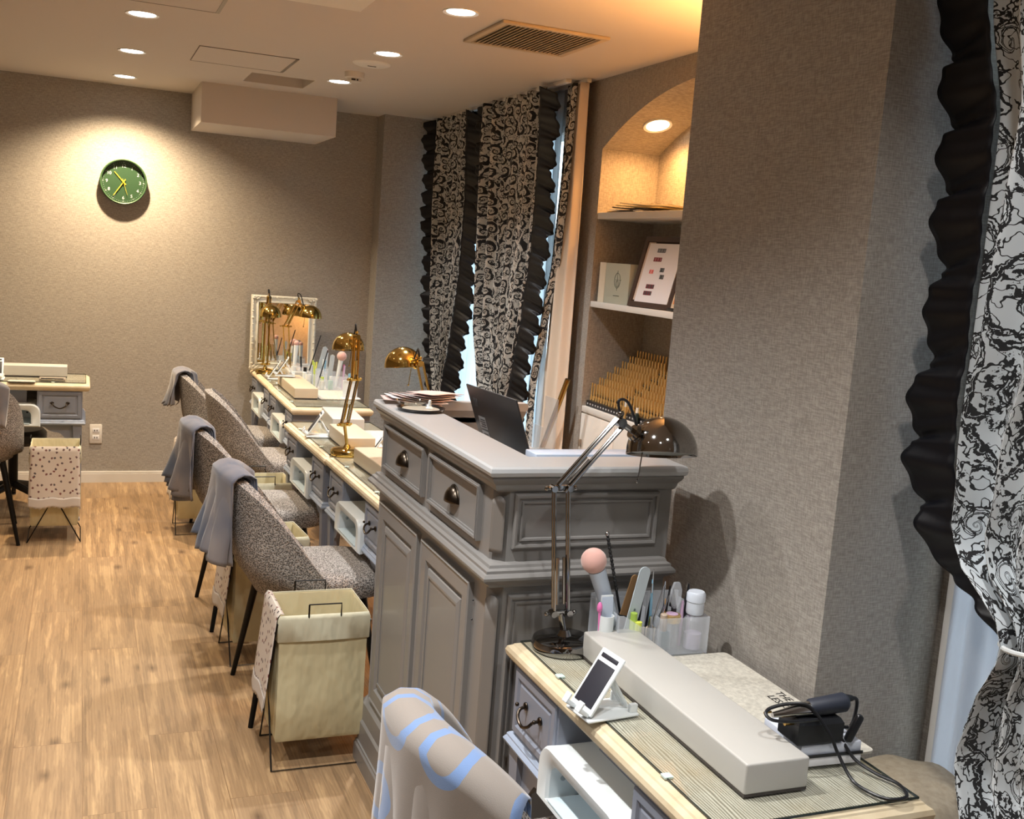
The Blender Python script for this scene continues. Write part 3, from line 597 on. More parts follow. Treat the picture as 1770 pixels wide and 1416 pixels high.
def make_towel(label,loc,rz,mt,c0=0.0,half=.5,out=.24,ins=.10,layers=3,seed=1,flare=.03,group='towels over the chair backs',name='towel'):
    t=thing(name,label,'towel',loc,rz,group); rnd=random.Random(seed)
    for L in range(layers):
        g=.008+.006*(layers-L); ph=rnd.random()*6; o1=out*(1-.10*L*rnd.random()); half1=half*(1-.03*L)
        def fn(u,v):
            th=c0-half1+2*half1*u; tot=ins+out+.05; d=v*tot
            zr=zt(th); P=Vector(shellp(th,1,g)); Q=Vector(shellp(th,1,-.036-g)); top=zr+.010+g*.6
            if d<ins: k=1-d/ins; R=Vector(shellp(th,1-.25*k,-.038-g)); p=Vector((R.x,R.y,top-.012-ins*k*.95))
            elif d<ins+.05: k=(d-ins)/.05; p=Q.lerp(P,k); p.z=top-.012+.016*math.sin(PI*k)
            else:
                k=(d-ins-.05)/out; zz=top-.012-o1*k; vv=max(0,(zz-.40)/(zr-.40)); R=Vector(shellp(th,min(1,vv),g)); nrm=Vector((R.x,R.y,0)).normalized()
                rip=.5+.5*math.sin(th*17+ph+k*1.5); w=flare*k**1.2*(.35+.9*rip)+.010*k*L
                p=R+nrm*w; p.z=zz-.012*math.sin(th*9+ph)*k; pull=k**1.4*.14; p.y=p.y*(1-pull)+pull*math.sin(c0)*.24
            return p
        m=M(); m.grid(fn,34,30,uvs=(.5,.4)); m.obj('towel_layer',mt,t,smooth=80,sol=.004,soff=0)
    return t
TW=towelmat('blue_grey_towel',(60,74,98),(146,138,134),scale=4); TWP=towelmat('circle_pattern_towel',(132,124,117),(104,130,172),True)  # blue-grey towel: shaded blue and lit beige tones mixed into its colour
make_towel('blue-grey towel folded over the chair nearest the counter',(.745,3.52,0),0,TW,c0=.10,half=.62,out=.27,seed=2,flare=.07)
make_towel('blue-grey towel on the second chair from the counter',(.712,4.42,0),rd(2),TW,c0=.15,half=.62,out=.29,seed=5,flare=.07)
make_towel('small blue-grey towel on the farthest chair of the right row',(.81,6.12,0),rd(-4),TW,c0=.12,half=.5,out=.19,seed=8,flare=.055)
make_towel('blue-grey towel on the left-edge chair, facing the camera',(-.50,5.74,0),PI/2+.08,TW,c0=.0,half=.62,out=.20,seed=9,flare=.02)
make_towel('beige towel with pale blue rings at the bottom edge',(.80,1.565,0),rd(4),TWP,c0=.15,half=1.05,out=.36,seed=11,flare=.05,layers=2)
# ------------------------------------------------------------------ folding laundry bins
FLOR=floral()
def make_bin(label,loc,rz):
    t=thing('laundry_bin',label,'laundry bin',loc,rz,'cream canvas bins on folding wire frames')
    w,d,zt_=.132,.112,.475
    # bag
    def loop(z,fx,fy,r=.012,bow=0):
        P=[]; n=7
        cs=[(-w*fx,-d*fy),(w*fx,-d*fy),(w*fx,d*fy),(-w*fx,d*fy)]
        for i in range(4):
            a=cs[i]; b=cs[(i+1)%4]
            for k in range(n): q=k/n; bb=bow*math.sin(PI*q); nx,ny=[(0,-1),(1,0),(0,1),(-1,0)][i]; P.append((a[0]+(b[0]-a[0])*q+nx*bb,a[1]+(b[1]-a[1])*q+ny*bb,z))
        return P
    prof=[(.10,.93,.86,-.004),(.085,.97,.93,.0),(.10,1,.97,.004),(.20,.99,.99,.010),(.32,.985,.99,.006),(zt_-.01,1,1,0),(zt_,1,1,0),(zt_-.004,.975,.97,0),(.30,.96,.95,.004),(.115,.95,.92,.0)]
    m=M(); m.loops([loop(z,fx,fy,bow=b) for z,fx,fy,b in prof],False,True)
    bb=[loop(.088,.9,.86)]; m.obj('bag',CREAM,t,smooth=50)
    m=M(); m.loops([loop(zt_+.003,1.0,1.0),loop(zt_-.01,1.035,1.035,bow=.002),loop(zt_-.075,1.03,1.03,bow=.006),loop(zt_-.078,1.01,1.01,bow=.004)]); m.obj('bag_cuff',CREAML,t,smooth=50,sol=.002)
    for s in (-1,1):
        m=M(); y0,y1=s*(d+.003),-s*(d+.010); x=w+.006
        m.tube([(-.048,y0,.508+.0),(-.048,y0,zt_-.02)],.0026,6); 
        m.tube([(-.048,y0,zt_-.02),(-.048,y0,.509),(.048,y0,.509),(.048,y0,zt_-.02)],.0026,6)
        
        m.tube([(-x,y0,zt_-.02),(-x-s*.002,y1,.004),(x-s*.002,y1,.004),(x,y0,zt_-.02)],.003,6); m.obj('wire_frame',BLKM,t)
    # printed flap over the -x rim with a lace hem
    def fl(u,v):
        y=(u-.5)*2*d*1.0; 
        if v<.08: return (-w+.012-.018*(v/.08),y,zt_+.006+.004*math.sin(PI*v/.08))
        k=(v-.08)/.92; return (-w-.008-.028*k-.003*math.sin(u*9+1)*k,y*(1+.06*k),zt_+.004-.285*k+.004*math.sin(u*14)*k)
    m=M(); m.grid(fl,16,20,uvs=(.23,.3)); f=m.obj('printed_flap',FLOR,t,smooth=60,sol=.0018)
    m=M()
    def ln(u,v): k=.86+.16*v; p=fl(u,.08+.92*k); return (p[0]-.003,p[1],p[2]-(.006*abs(math.sin(u*PI*11)) if v>.9 else 0))
    m.grid(ln,44,6); m.obj('lace_hem',mat('lace_white',(188,180,172),.9),f,smooth=60,sol=.001)
    return t
B1=make_bin('cream canvas bin beside the counter, nearest the camera',(.685,3.105,0),0)
clone(B1,(.662,3.945,0),rd(4),'cream canvas bin between the first two chairs, mostly hidden by a towel')
clone(B1,(.775,4.86,0),rd(2),'cream canvas bin behind the second chair of the right row')
clone(B1,(.62,5.77,0),rd(0),'cream canvas bin between the two farthest chairs')
clone(B1,(-.103,5.715,0),PI/2,'cream canvas bin in front of the left-edge desk, flap to the camera')
# castor base of the technician stool under the left desk
t=thing('rolling_stool','black five-castor stool base under the left-edge desk','stool',(-.33,6.36,0))
for k in range(5):
    a=k*2*PI/5+.35; ex,ey=.30*math.cos(a),.30*math.sin(a); l=M().tube([(0,0,.13),(ex*.9,ey*.9,.085)],[.022,.016],8).obj('base_arm',BLACK,t); M().tube([(ex-.012*math.sin(a),ey+.012*math.cos(a),.032),(ex+.012*math.sin(a),ey-.012*math.cos(a),.032)],.031,14).obj('castor',BLACK,l)
M().tube([(0,0,.11),(0,0,.36)],.025,16).obj('gas_column',BLKM,t); M().lathe([(0,.36),(.15,.36),(.17,.38),(.17,.42),(.15,.44),(0,.445)]).obj('seat',BLACK,t)
# ------------------------------------------------------------------ articulated desk lamps
DZ=.7452
def axis_to(v): return Vector((0,0,1)).rotation_difference(Vector(v).normalized()).to_matrix().to_4x4()
def make_lamp(label,mt,base,foot,elbow,head,shc,R,shdir=(0,0,1),rb=.062,group=None,chain=True,name='desk_lamp',mt2=None,rodr=.0032):
    t=thing(name,label,'lamp',base,0,group); B=Vector(base); mt2=mt2 or mt
    loc=lambda p:Vector(p)-B
    M().lathe([(0,0),(rb*.98,0),(rb,.004),(rb,.012),(rb*.96,.020),(rb*.86,.024),(.016,.028),(.013,.034),(.010,.040),(0,.040)],n=48).obj('base',mt,t)
    f,e,h,c=loc(foot),loc(elbow),loc(head),loc(shc)
    M().tube([(0,0,.03),tuple(f)],.0065,12).obj('stem',mt,t)
    side=Vector((1,0,0)) if abs((h-e).x)>abs((h-e).y) else Vector((0,1,0))
    if abs((h-e).x)<=abs((h-e).y): side=Vector((.9,.45,0)).normalized()
    yv=Vector((-side.y,side.x,0))
    def arm(nm,a,b,sp,off,springs=True):
        d=(b-a).normalized(); n_=d.cross(yv).normalized()
        m=M()
        for s in (-1,1):
            for q in (-1,1): m.tube([tuple(a+n_*s*sp+yv*q*off),tuple(b+n_*s*sp+yv*q*off)],rodr,7)
        ar=m.obj(nm,mt,t)
        m=M(); 
        for s in (-1,1): m.tube([tuple(a+n_*s*sp*.45+d*.02),tuple(a+n_*s*sp*.45+d*(b-a).length*.45)],.0038,8)
        m.obj('springs',mt2,ar)
        return ar
    arm('lower_arm',f,e,.016,.005); arm('upper_arm',e,h,.011,.005)
    for p in (f,e):
        m=M(); m.tube([tuple(p-side*.030),tuple(p+side*.030)],.003,8); m.tube([tuple(p-yv*.010-side*.018),tuple(p+yv*.010-side*.018)],.007,10); m.tube([tuple(p-yv*.010+side*.018),tuple(p+yv*.010+side*.018)],.007,10)
        for s in (-1,1): m.ball(tuple(p+side*s*.032),.0055,10)
        m.box(-.018,.018,-.004,.004,-.007,.007,.001,mx=TR(*p)@RZ(math.atan2(side.y,side.x))); m.obj('joint',mt,t)
    m=M(); m.tube([tuple(h-yv*.012),tuple(h+yv*.012)],.010,14); m.tube([tuple(h),tuple(h.lerp(c,.45))],.0065,10); m.ball(tuple(h+Vector((0,0,.018))),.007,10); m.obj('head_joint',mt,t)
    mx=TR(*c)@axis_to(shdir)
    pr=[(R*math.cos(a),R*1.0*math.sin(a)) for a in [PI/2*k/14 for k in range(15)]]
    sh=M().lathe([(R*.985,-.006),(R*1.01,-.006),(R,0)]+pr[1:-1]+[(0,R)]+[(0,R-.002)]+[((R-.002)*math.cos(a),(R-.002)*math.sin(a)) for a in [PI/2*k/14 for k in range(13,-1,-1)]]+[(R*.985,-.006)],n=48,mx=mx).obj('shade',mt,t,smooth=50)
    M().ball(tuple(c+mx.to_3x3()@Vector((0,0,R*.35))),R*.33,14).obj('bulb',PAPER,sh)
    M().lathe([(0,R*.05),(R*.97,R*.02),(R*.97,R*.0),(0,R*.03)],n=40,mx=mx).obj('inner_diffuser',mat('diffuser_grey',(150,158,156),.35),sh)
    k=(c-h).normalized(); cl=M().lathe([(0,R*.0),(.016,0),(.019,.008),(.012,.020),(0,.022)],n=20,mx=TR(*(c-k*(R+.012)))@axis_to(k)).obj('shade_neck',mt,sh)
    cb=M(); cb.tube(bez([tuple(h+Vector((0,0,.01))),tuple(h+Vector((0,0,.045))-side*.008),tuple(h+Vector((0,0,.05))+k*.018),tuple(h.lerp(c,.42)+Vector((0,0,.01)))],6),.0032,8)
    cb.obj('cord_loop',BLACK,t)
    if chain:
        p=c-k*(R*.72)*Vector((1,1,0)).length*.7; m=M(); m.tube([(p.x,p.y,c.z+.0),(p.x-.006,p.y,c.z-.062)],.0014,6); m.ball((p.x-.007,p.y,c.z-.064),.0035,8); m.obj('pull_chain',mt,t)
    return t
make_lamp('chrome desk lamp standing on the nearest desk',SMOKE,(.962,1.955,DZ),(.950,1.955,.822),(.928,1.955,1.092),(1.052,1.955,1.232),(1.158,1.955,1.168),.0765,(.08,.26,1),rb=.068,mt2=CHROME)
make_lamp('brass desk lamp on the second desk behind the counter',BRASS,(.985,4.07,DZ),(.970,4.07,.865),(1.000,4.07,1.045),(.990,4.03,1.215),(.982,4.12,1.160),.064,(0,.15,1),rb=.066)
make_lamp('brass desk lamp just behind the counter top, head turned away',BRASS,(1.20,3.62,DZ),(1.19,3.62,.84),(1.175,3.62,.98),(1.108,3.57,1.170),(1.075,3.66,1.150),.068,(-.05,.15,1),rb=.064)
make_lamp('brass desk lamp in front of the mirror, its shade turned right',BRASS,(1.185,6.52,DZ),(1.185,6.52,.80),(1.160,6.52,1.055),(1.232,6.52,1.210),(1.305,6.52,1.120),.070,(.05,0,1),rb=.062)
make_lamp('brass desk lamp in front of the mirror, its shade over its base',BRASS,(1.075,6.70,DZ),(1.075,6.70,.80),(1.078,6.70,1.06),(1.085,6.72,1.215),(1.085,6.64,1.110),.066,(0,-.1,1),rb=.060)
# ------------------------------------------------------------------ phone stands
RUB=mat('black_rubber_pad',(34,34,44),.6)
def make_stand(label,loc,rz):
    t=thing('phone_stand',label,'phone stand',loc,rz,'white folding phone stands')
    M().box(-.055,.055,-.040,.040,0,.006,.003).obj('base_plate',WHITE,t)
    # back plate leans from low front (-x) to high rear (+x)
    lean=rd(33); mx=TR(-.048,0,.010)@RY(lean)
    m=M(); m.box(-.003,.003,-.036,.036,.0,.118,.003,mx=mx); p=m.obj('back_plate',WHITE,t)
    m=M(); m.box(-.0045,-.0028,-.028,.028,.012,.094,.001,mx=mx); m.box(-.0045,-.0028,-.026,.026,.102,.110,.001,mx=mx); m.obj('rubber_pad',RUB,p)
    for s in (-1,1): m=M(); m.box(-.024,0,s*.022-.008,s*.022+.008,-.004,.004,.002,mx=mx); m.box(-.026,-.021,s*.022-.008,s*.022+.008,-.004,.016,.002,mx=mx); m.obj('phone_lip',WHITE,p)
    m=M(); top=mx@Vector((0,0,.085)); a=Vector((.045,0,.010)); m.tube([tuple(top),tuple(a)],.004,8)
    for s in (-1,1): m.tube([tuple(top+Vector((0,s*.012,0))),tuple(a+Vector((0,s*.012,0)))],.0035,8); m.box(.038,.054,s*.030-.005,s*.030+.005,.004,.022,.002)
    m.obj('strut',WHITE,t); return t
S0=make_stand('white phone stand on the nearest desk beside the armrest',(.898,1.640,DZ),rd(6))
clone(S0,(.955,4.47,DZ),rd(-8),'white phone stand on the second desk behind the counter, rear end')
clone(S0,(1.085,3.93,DZ),rd(-18),'white phone stand beside the brass lamp base, behind the counter')
clone(S0,(1.085,6.05,DZ+.062),rd(-10),'white phone stand standing on the armrest of the desk past the gap')
clone(S0,(1.10,6.40,DZ),rd(-10),'white phone stand in front of the mirror on the farthest desk')
clone(S0,(-.40,6.10,DZ),PI/2,'white phone stand on the left-edge desk, cut by the picture edge')
# ------------------------------------------------------------------ leatherette armrests
def make_arm(label,loc,rz,L=.60,W=.118,H=.058,mt=None):
    t=thing('hand_rest',label,'armrest',loc,rz,'box-shaped hand rests on the desks')
    M().box(-W/2,W/2,0,L,.004,H,.004,seg=3).obj('pad',mt or LEATH,t); m=M(); m.box(-W/2+.001,W/2-.001,.001,L-.001,0,.006); m.obj('base_board',mat('rest_base_dark',(60,54,50),.7),t,smooth=0)
    m=M(); r=.0012
    m.tube([(-W/2+.003,.003,H-.002),(W/2-.003,.003,H-.002),(W/2-.003,L-.003,H-.002),(-W/2+.003,L-.003,H-.002)],r,6,closed=True); m.obj('piping',mt or LEATH,t); return t
make_arm('long ivory hand rest on the nearest desk',(1.033,1.296,DZ),rd(-.5),.60,.120,.056)
make_arm('beige hand rest on the desk directly behind the counter',(1.055,3.33,DZ),rd(2),.58,.125,.060,LEATHT)
make_arm('ivory hand rest beside the brass lamp on the second desk',(1.05,4.10,DZ),rd(0),.34,.115,.060,LEATHT)
make_arm('white hand rest at the rear of the second desk, behind the phone stand',(1.09,4.50,DZ),rd(-4),.34,.14,.072)
make_arm('pale hand rest on the desk past the gap, end facing the camera',(1.115,5.575,DZ),rd(-1),.58,.125,.058,LEATHT)
make_arm('ivory hand rest on the farthest desk below the mirror',(1.21,6.28,DZ),rd(-3),.50,.12,.060)
make_arm('ivory hand rest along the rear of the left-edge desk',(-.06,6.27,DZ),PI/2,.60,.11,.060,LEATH)
# ------------------------------------------------------------------ desk mats
def make_mat(label,x0,x1,y0,y1,z=DZ,r=.012):
    pts=[]
    for cx_,cy_,a0 in ((x1-r,y1-r,0),(x0+r,y1-r,PI/2),(x0+r,y0+r,PI),(x1-r,y0+r,3*PI/2)):
        for k in range(5): a=a0+PI/2*k/4; pts.append((cx_+r*math.cos(a)-(x0+x1)/2,cy_+r*math.sin(a)-(y0+y1)/2))
    t=thing('desk_mat',label,'mat',((x0+x1)/2,(y0+y1)/2,z),0,'pale speckled desk mats'); M().prism(pts,0,.004).obj('sheet',STONE,t,smooth=0); return t
t=make_mat('speckled mat with small black lettering under the nail drill',1.125,1.302,1.378,1.852)
for k,s in enumerate(('THE NAIL','LESSOR')): text(s,.024,BLACK,'lettering',t,TR(.068-.026*k,-.028,.0045)@RZ(-PI/2) @Matrix.Diagonal((1,1,1,1)),ext=.0002)
make_mat('pale mat beside the hand rest on the desk past the gap',1.19,1.40,5.575,6.10); make_mat('thin wooden-look mat on the second desk by the brass lamp',1.14,1.29,4.10,4.60)
make_mat('small pale card mat at the left-edge desk front',-.34,-.21,5.99,6.04)
# small boxes near the left desk hand rest
t=thing('metal_file_holder','small grey metal holder under the hand rest of the left-edge desk','holder',(-.13,6.10,DZ)); M().box(-.065,.065,-.045,.045,.002,.012,.003).obj('tray',ALU,t); M().box(-.055,.055,-.047,-.04,.006,.016,.002).obj('clip',CHROME,t)
# ------------------------------------------------------------------ nail drill on white pads
t=thing('paper_pad_stack','stack of white pads strapped with a black band, under the nail drill','pads',(1.187,1.412,DZ+.004),rd(-3))
M().box(-.066,.060,-.060,.060,0,.017,.001).obj('lower_pad',PAPER,t); M().box(-.060,.060,-.058,.056,.018,.037,.002).obj('upper_pad',mat('bluish_paper',(206,212,226),.6),t)
m=M(); m.box(-.0665,.0625,-.0610,-.0590,.0155,.0205); m.box(-.061,.0625,-.0590,.057,.0165,.0185); m.obj('band',BLACK,t,smooth=0)
DZ2=DZ+.0415
t=thing('nail_drill','black electric nail drill with its handpiece resting on top','nail drill',(1.165,1.380,DZ2),rd(-3))
M().stack((-.052,.038,-.028,.030),[(-.004,0),(0,.004),(0,.036),(-.005,.044),(-.010,.046)]).obj('control_box',BLACK,t,smooth=25)
m=M(); m.tube([(-.068,-.01,.036),(-.050,-.01,.036)],.0045,12); m.obj('jack',BRASSD,t)
m=M(); m.box(.0,.016,-.030,-.018,.006,.058,.006,mx=TR(.040,0,-.002)@RY(.45)); c_=m.obj('cradle',BLACK,t)
h=M().tube([(-.022,-.008,.058),(-.018,-.008,.0585),(.046,-.008,.064),(.052,-.008,.0645)],[.0125,.0150,.0165,.012],24).obj('grip',NAVY,t)
M().tube([(-.092,-.008,.051),(-.070,-.008,.053),(-.045,-.008,.056),(-.020,-.008,.058)],[.0045,.0070,.0105,.0125],20).obj('chuck',CHROME,h); M().tube([(-.106,-.004,.054),(-.092,-.004,.055)],.0020,8).obj('bit',BRASSD,h)
M().tube([(.051,-.004,.0685),(.066,-.004,.068)],[.008,.005],12).obj('strain_relief',BLACK,h)
M().tube(bez([(.062,-.004,.068),(.077,-.002,.064),(.080,.0,.040),(.078,.006,.012),(.060,.012,.010),(.036,.014,.012)],6),.0034,8).obj('handpiece_cord',BLACK,t)
t=thing('charging_cable','thin black cable looped from the drill onto the nearest desk','cable',(1.2,1.4,DZ))
def rel(pts,o): return [(x-o[0],y-o[1],z-o[2]) for x,y,z in pts]
M().tube(bez(rel([(1.150,1.352,DZ2+.047),(1.100,1.352,DZ2+.048),(1.064,1.360,DZ2+.050),(1.056,1.372,DZ2+.056),(1.070,1.380,DZ2+.062),(1.105,1.376,DZ2+.068),(1.135,1.362,DZ2+.066),(1.160,1.338,DZ2+.030),(1.172,1.325,DZ+.040),(1.180,1.295,DZ+.008),(1.183,1.258,DZ+.005),(1.200,1.228,DZ+.005),(1.235,1.228,DZ+.005),(1.252,1.265,DZ+.005),(1.238,1.305,DZ+.006),(1.220,1.338,DZ+.018),(1.206,1.362,DZ2+.006)],(1.2,1.4,DZ)),8),.0030,8).obj('cable',BLACK,t)
# ------------------------------------------------------------------ organisers and tools
def make_organizer(label,loc,rz,simple=False):
    t=thing('clear_organizer',label,'organizer',loc,rz,'clear acrylic tool organizers')
    w=.0022
    m=M(); m.box(0,.215,0,.150,0,.003); m.box(.10,.215,0,w,.003,.082); m.box(.215-w,.215,0,.150,.003,.082); m.box(0,.215,.150-w,.150,.003,.095)
    m.box(.10,.10+w,0,.15,.003,.080); m.box(.10,.215,.075,.075+w,.003,.075)
    m.obj('compartments',FROST,t,smooth=0)
    m=M(); pts=[(0,0),(0,.092),(.012,.092),(.055,.066),(.10,.060),(.10,0)]
    m.prism(pts,0,w,mx=RX(PI/2)@TR(0,0,-w*1)); m.box(0,w,0,.15,.003,.092); m.obj('sloped_front',FROST,t,smooth=0)
    m=M(); prof=[]
    m.loops([[(-.018+.016*math.cos(a)*k,.022+.016*math.sin(a)*k,z) for a in [2*PI*q/16 for q in range(16)]] for k,z in ((.85,.012),(1,.016),(1,.088),(.88,.088),(.85,.018))],True,True); m.obj('side_cup',WHITE,t)
    return t
OX,OY=1.045,1.872
O0=make_organizer('clear organizer full of nail tools beside the chrome lamp',(OX,OY,DZ),rd(-3))
def tool(name,label,cat,parts,loc,group=None):
    t=thing(name,label,cat,loc,0,group)
    for nm,mt_,fn in parts:
        m=M(); fn(m); m.obj(nm,mt_,t)
    return t
def stick(m,x0,y0,z0,x1,y1,z1,r,r2=None,n=8): m.tube([(x0,y0,z0),(x1,y1,z1)],[r,r2 if r2 else r],n)
z0=DZ+.006
BPINK=mat('brush_pink',(206,160,150),.9,sheen=.5); PALEB=mat('pale_blue_plastic',(186,198,214),.35); FILEB=mat('file_brown',(122,92,58),.8); FILEG=mat('file_grey',(176,186,192),.8); GREENB=mat('lime_bottle',(188,208,96),.35); YELB=mat('yellow_bottle',(222,220,110),.35); LILAC=mat('lilac_plastic',(196,168,196),.35); SKY=mat('sky_blue_plastic',(132,178,206),.35); HOT=mat('hot_pink',(224,120,180),.4); STEEL=mat('steel',(190,192,196),.18,1); WOODS=mat('wooden_sticks',(206,190,168),.7)
def P3(x,y,z,o): return (x-o[0],y-o[1],z-o[2])
def tools_near():
    o=(1.065,1.93,z0)
    tool('powder_brush','fluffy pink powder brush with a pale blue handle in the near organizer','brush',[
        ('handle',PALEB,lambda m:m.tube([(.018,0,0),(-.045,0,.155),(-.051,0,.170)],[.0135,.018,.019],16)),
        ('bristles',BPINK,lambda m:m.ball((-.060,0,.190),.0275,24,(1,1,1)))],o)
    tool('hand_cream_tube','small silver-white tube standing in the side cup','tube',[('tube_body',PALEB,lambda m:m.loops([[(x*.013,y*q,z) for x,y in ((-1,-1),(1,-1),(1,1),(-1,1))] for q,z in ((.008,0),(.006,.07),(.002,.105))],True,True)),('crimp',WHITE,lambda m:m.box(-.0135,.0135,-.0015,.0015,.095,.108))],(1.031,1.905,DZ+.02))
    tool('pink_cuticle_stick','hot pink stick in the side cup','nail tool',[('stick',HOT,lambda m:(m.tube([(0,0,0),(-.006,0,.085)],.003),m.ball((-.006,0,.085),.006,10,(1,1,2))))],(1.017,1.897,DZ+.02))
    tool('black_beaded_stick','long black beaded metal stick leaning left','nail tool',[('shaft',BLACK,lambda m:(m.tube([(.025,0,0),(-.04,0,.24)],.003,8),[m.ball((.025-.065*k/26,0,.24*k/26),.0042,8) for k in range(13,27)])),('tip',STEEL,lambda m:m.ball((-.0405,0,.243),.005,10))],(1.080,1.945,z0))
    def nf(m,L,w,lean,n=8):
        pts=[(-w/2,0),(w/2,0),(w/2,L-w/2)]+[(w/2*math.cos(a),L-w/2+w/2*math.sin(a)) for a in [PI*k/8 for k in range(1,8)]]+[(-w/2,L-w/2)]
        m.prism(pts,-.0015,.0015,mx=RY(lean)@RX(PI/2))
    tool('brown_nail_file','brown rounded nail file, black at the foot','nail file',[('board',FILEB,lambda m:nf(m,.165,.018,.25)),('sleeve',BLACK,lambda m:m.box(-.004,.022,-.003,.003,.01,.075,mx=RY(.25)@TR(-.009,0,0)))],(1.060,1.915,z0))
    tool('grey_nail_file','long grey-white nail file beside the brown one','nail file',[('board',FILEG,lambda m:nf(m,.185,.026,.20)),('print',mat('file_print',(92,104,112),.8),lambda m:[m.box(-.004+.006*math.sin(k),.005+.004*math.cos(k),-.0022,-.0016,.055+.011*k,.060+.011*k,mx=RY(.20)) for k in range(4)])],(1.078,1.900,z0))
    specs=[('metal_pusher','dark grey metal pusher behind the grey file',STEEL,1.128,1.94,.010,.150,.0035),('dark_nail_pen','slim dark nail pen next to the metal pusher',BLACK,1.138,1.925,.012,.125,.003),
        ('dark_nail_pen','shorter dark pen leaning against the divider',BLACK,1.118,1.93,.014,.118,.0035),('blue_dotting_tool','pale blue dotting tool with a steel tip',SKY,1.143,1.91,-.004,.150,.0032),('steel_tweezers','steel tweezers leaning right in the near organizer',STEEL,1.130,1.90,.034,.148,.0022),('steel_probe','thin steel probe leaning right beside the tweezers',STEEL,1.138,1.895,.036,.118,.0020),
        ('amber_art_brush','amber-handled fine nail art brush',mat('amber',(206,150,60),.3),1.170,1.91,.004,.105,.0034),('black_art_brush','black nail art brush next to the amber one',BLACK,1.178,1.92,.012,.130,.003),
        ('black_liner','black-handled flat brush beneath the silicone scoop',BLACK,1.212,1.925,-.010,.115,.0045),('dark_liner','thin dark liner brush left of the bottle',BLACK,1.222,1.90,.002,.134,.0028),('dark_liner','second thin dark liner brush left of the bottle',BLACK,1.226,1.915,.006,.128,.0028),('lilac_pen','lilac pen in front of the dark liner brushes',LILAC,1.214,1.905,.002,.100,.005),('lilac_pen','lilac pen close to the pump bottle',LILAC,1.232,1.905,.002,.096,.005),('silver_capped_vial','little silver-capped vial in the middle compartment',STEEL,1.128,1.885,0,.078,.006)]
    for i,(nm,lb,mt_,x,y,dx,h,r) in enumerate(specs):
        sub=[('handle',mt_,lambda m:(m.tube([(0,0,0),(dx*.6,0,h*.6),(dx,0,h)],[r,r,r*.55],8)))]
        if 'liner' in nm: sub.append(('hair_tip',BLACK,lambda m:m.tube([(dx*.8,0,h*.72),(dx,0,h+.006)],[r*2.0,.001],8)))
        if 'blue' in nm: sub.append(('tip',STEEL,lambda m:m.tube([(dx*.9,0,h*.8),(dx,0,h+.022)],[.0025,.0012],8)))
        if 'tweezers' in nm: sub.append(('second_arm',STEEL,lambda m:m.tube([(0,.004,0),(dx+.006,.006,h*.6),(dx,0,h)],[.002,.002,.0012],8)))
        tool(nm,lb,'nail tool',sub,(x,y,z0))
    tool('silicone_scoop','translucent silicone scoop brush with a dark handle','nail tool',[('handle',BLACK,lambda m:m.tube([(0,0,0),(.0,0,.09)],.004)),('scoop',FROST,lambda m:m.loops([[(x*w*.5,y*.004,z) for x,y in ((-1,-1),(1,-1),(1,1),(-1,1))] for w,z in ((.010,.085),(.022,.100),(.024,.125),(.012,.142))],True,True))],(1.197,1.905,z0))
    tool('pump_bottle','clear pump bottle with a frosted cap in the right compartment','bottle',[('bottle_body',FROST,lambda m:m.lathe([(0,0),(.020,0),(.021,.004),(.021,.066),(.014,.074),(.012,.080)],n=28)),('cap',mat('frosted_cap',(206,214,226),.3),lambda m:m.lathe([(0,.078),(.018,.078),(.019,.082),(.019,.104),(.0205,.106),(.0205,.122),(.017,.127),(0,.127)],n=28)),('liquid',mat('lilac_liquid',(204,190,220),.2),lambda m:m.lathe([(0,.002),(.0185,.002),(.0185,.035),(0,.035)],n=24))],(1.235,1.885,z0))
    tool('gold_lidded_jar','small round jar with a gold lid','jar',[('jar_body',FROST,lambda m:m.lathe([(0,0),(.018,0),(.018,.06),(0,.06)],n=24)),('lid',GOLD,lambda m:m.lathe([(0,.060),(.0185,.060),(.0195,.063),(.0195,.074),(.018,.077),(0,.077)],n=28)),('lid_sticker',LILAC,lambda m:m.lathe([(0,.0772),(.013,.0772),(.013,.0778),(0,.0778)],n=24))],(1.184,1.892,z0))
    tool('lime_bottle','lime green capped bottle in the sloped compartment','bottle',[('bottle_body',GREENB,lambda m:m.lathe([(0,0),(.008,0),(.008,.07),(0,.07)],n=16)),('cap',mat('lime_cap',(160,190,80),.4),lambda m:m.lathe([(0,.07),(.0075,.07),(.0075,.085),(0,.086)],n=16))],(1.090,1.890,z0))
    tool('yellow_bottle','yellow bottle in front of the lime green one','bottle',[('bottle_body',YELB,lambda m:m.lathe([(0,0),(.008,0),(.008,.05),(0,.05)],n=16)),('cap',mat('yellow_cap',(216,226,90),.4),lambda m:m.lathe([(0,.05),(.0075,.05),(.0075,.068),(0,.069)],n=16))],(1.098,1.882,z0))
    t=thing('wooden_stick_bundle','bundle of pale wooden sticks behind the frosted front','wooden sticks',(1.120,1.885,z0)); t['kind']='stuff'
    m=M(); 
    for k in range(13): m.tube([(-.022+.0034*k,.002*(k%3),0),(-.021+.0034*k,.002*(k%3),.052+.001*(k%4))],.0016,5)
    m.obj('sticks',WOODS,t)
    tool('teal_cotton_case','dark teal rounded case behind the frosted wall','case',[('case_body',mat('teal_case',(92,118,128),.4),lambda m:m.box(-.014,.014,-.006,.006,0,.044,.006))],(1.166,1.884,z0))
    tool('beige_bottle','beige glass vial beside the gold-lidded jar','bottle',[('bottle_body',mat('beige_glass',(186,168,150),.3),lambda m:m.lathe([(0,0),(.008,0),(.008,.078),(.006,.08),(0,.08)],n=14))],(1.162,1.888,z0))
tools_near()
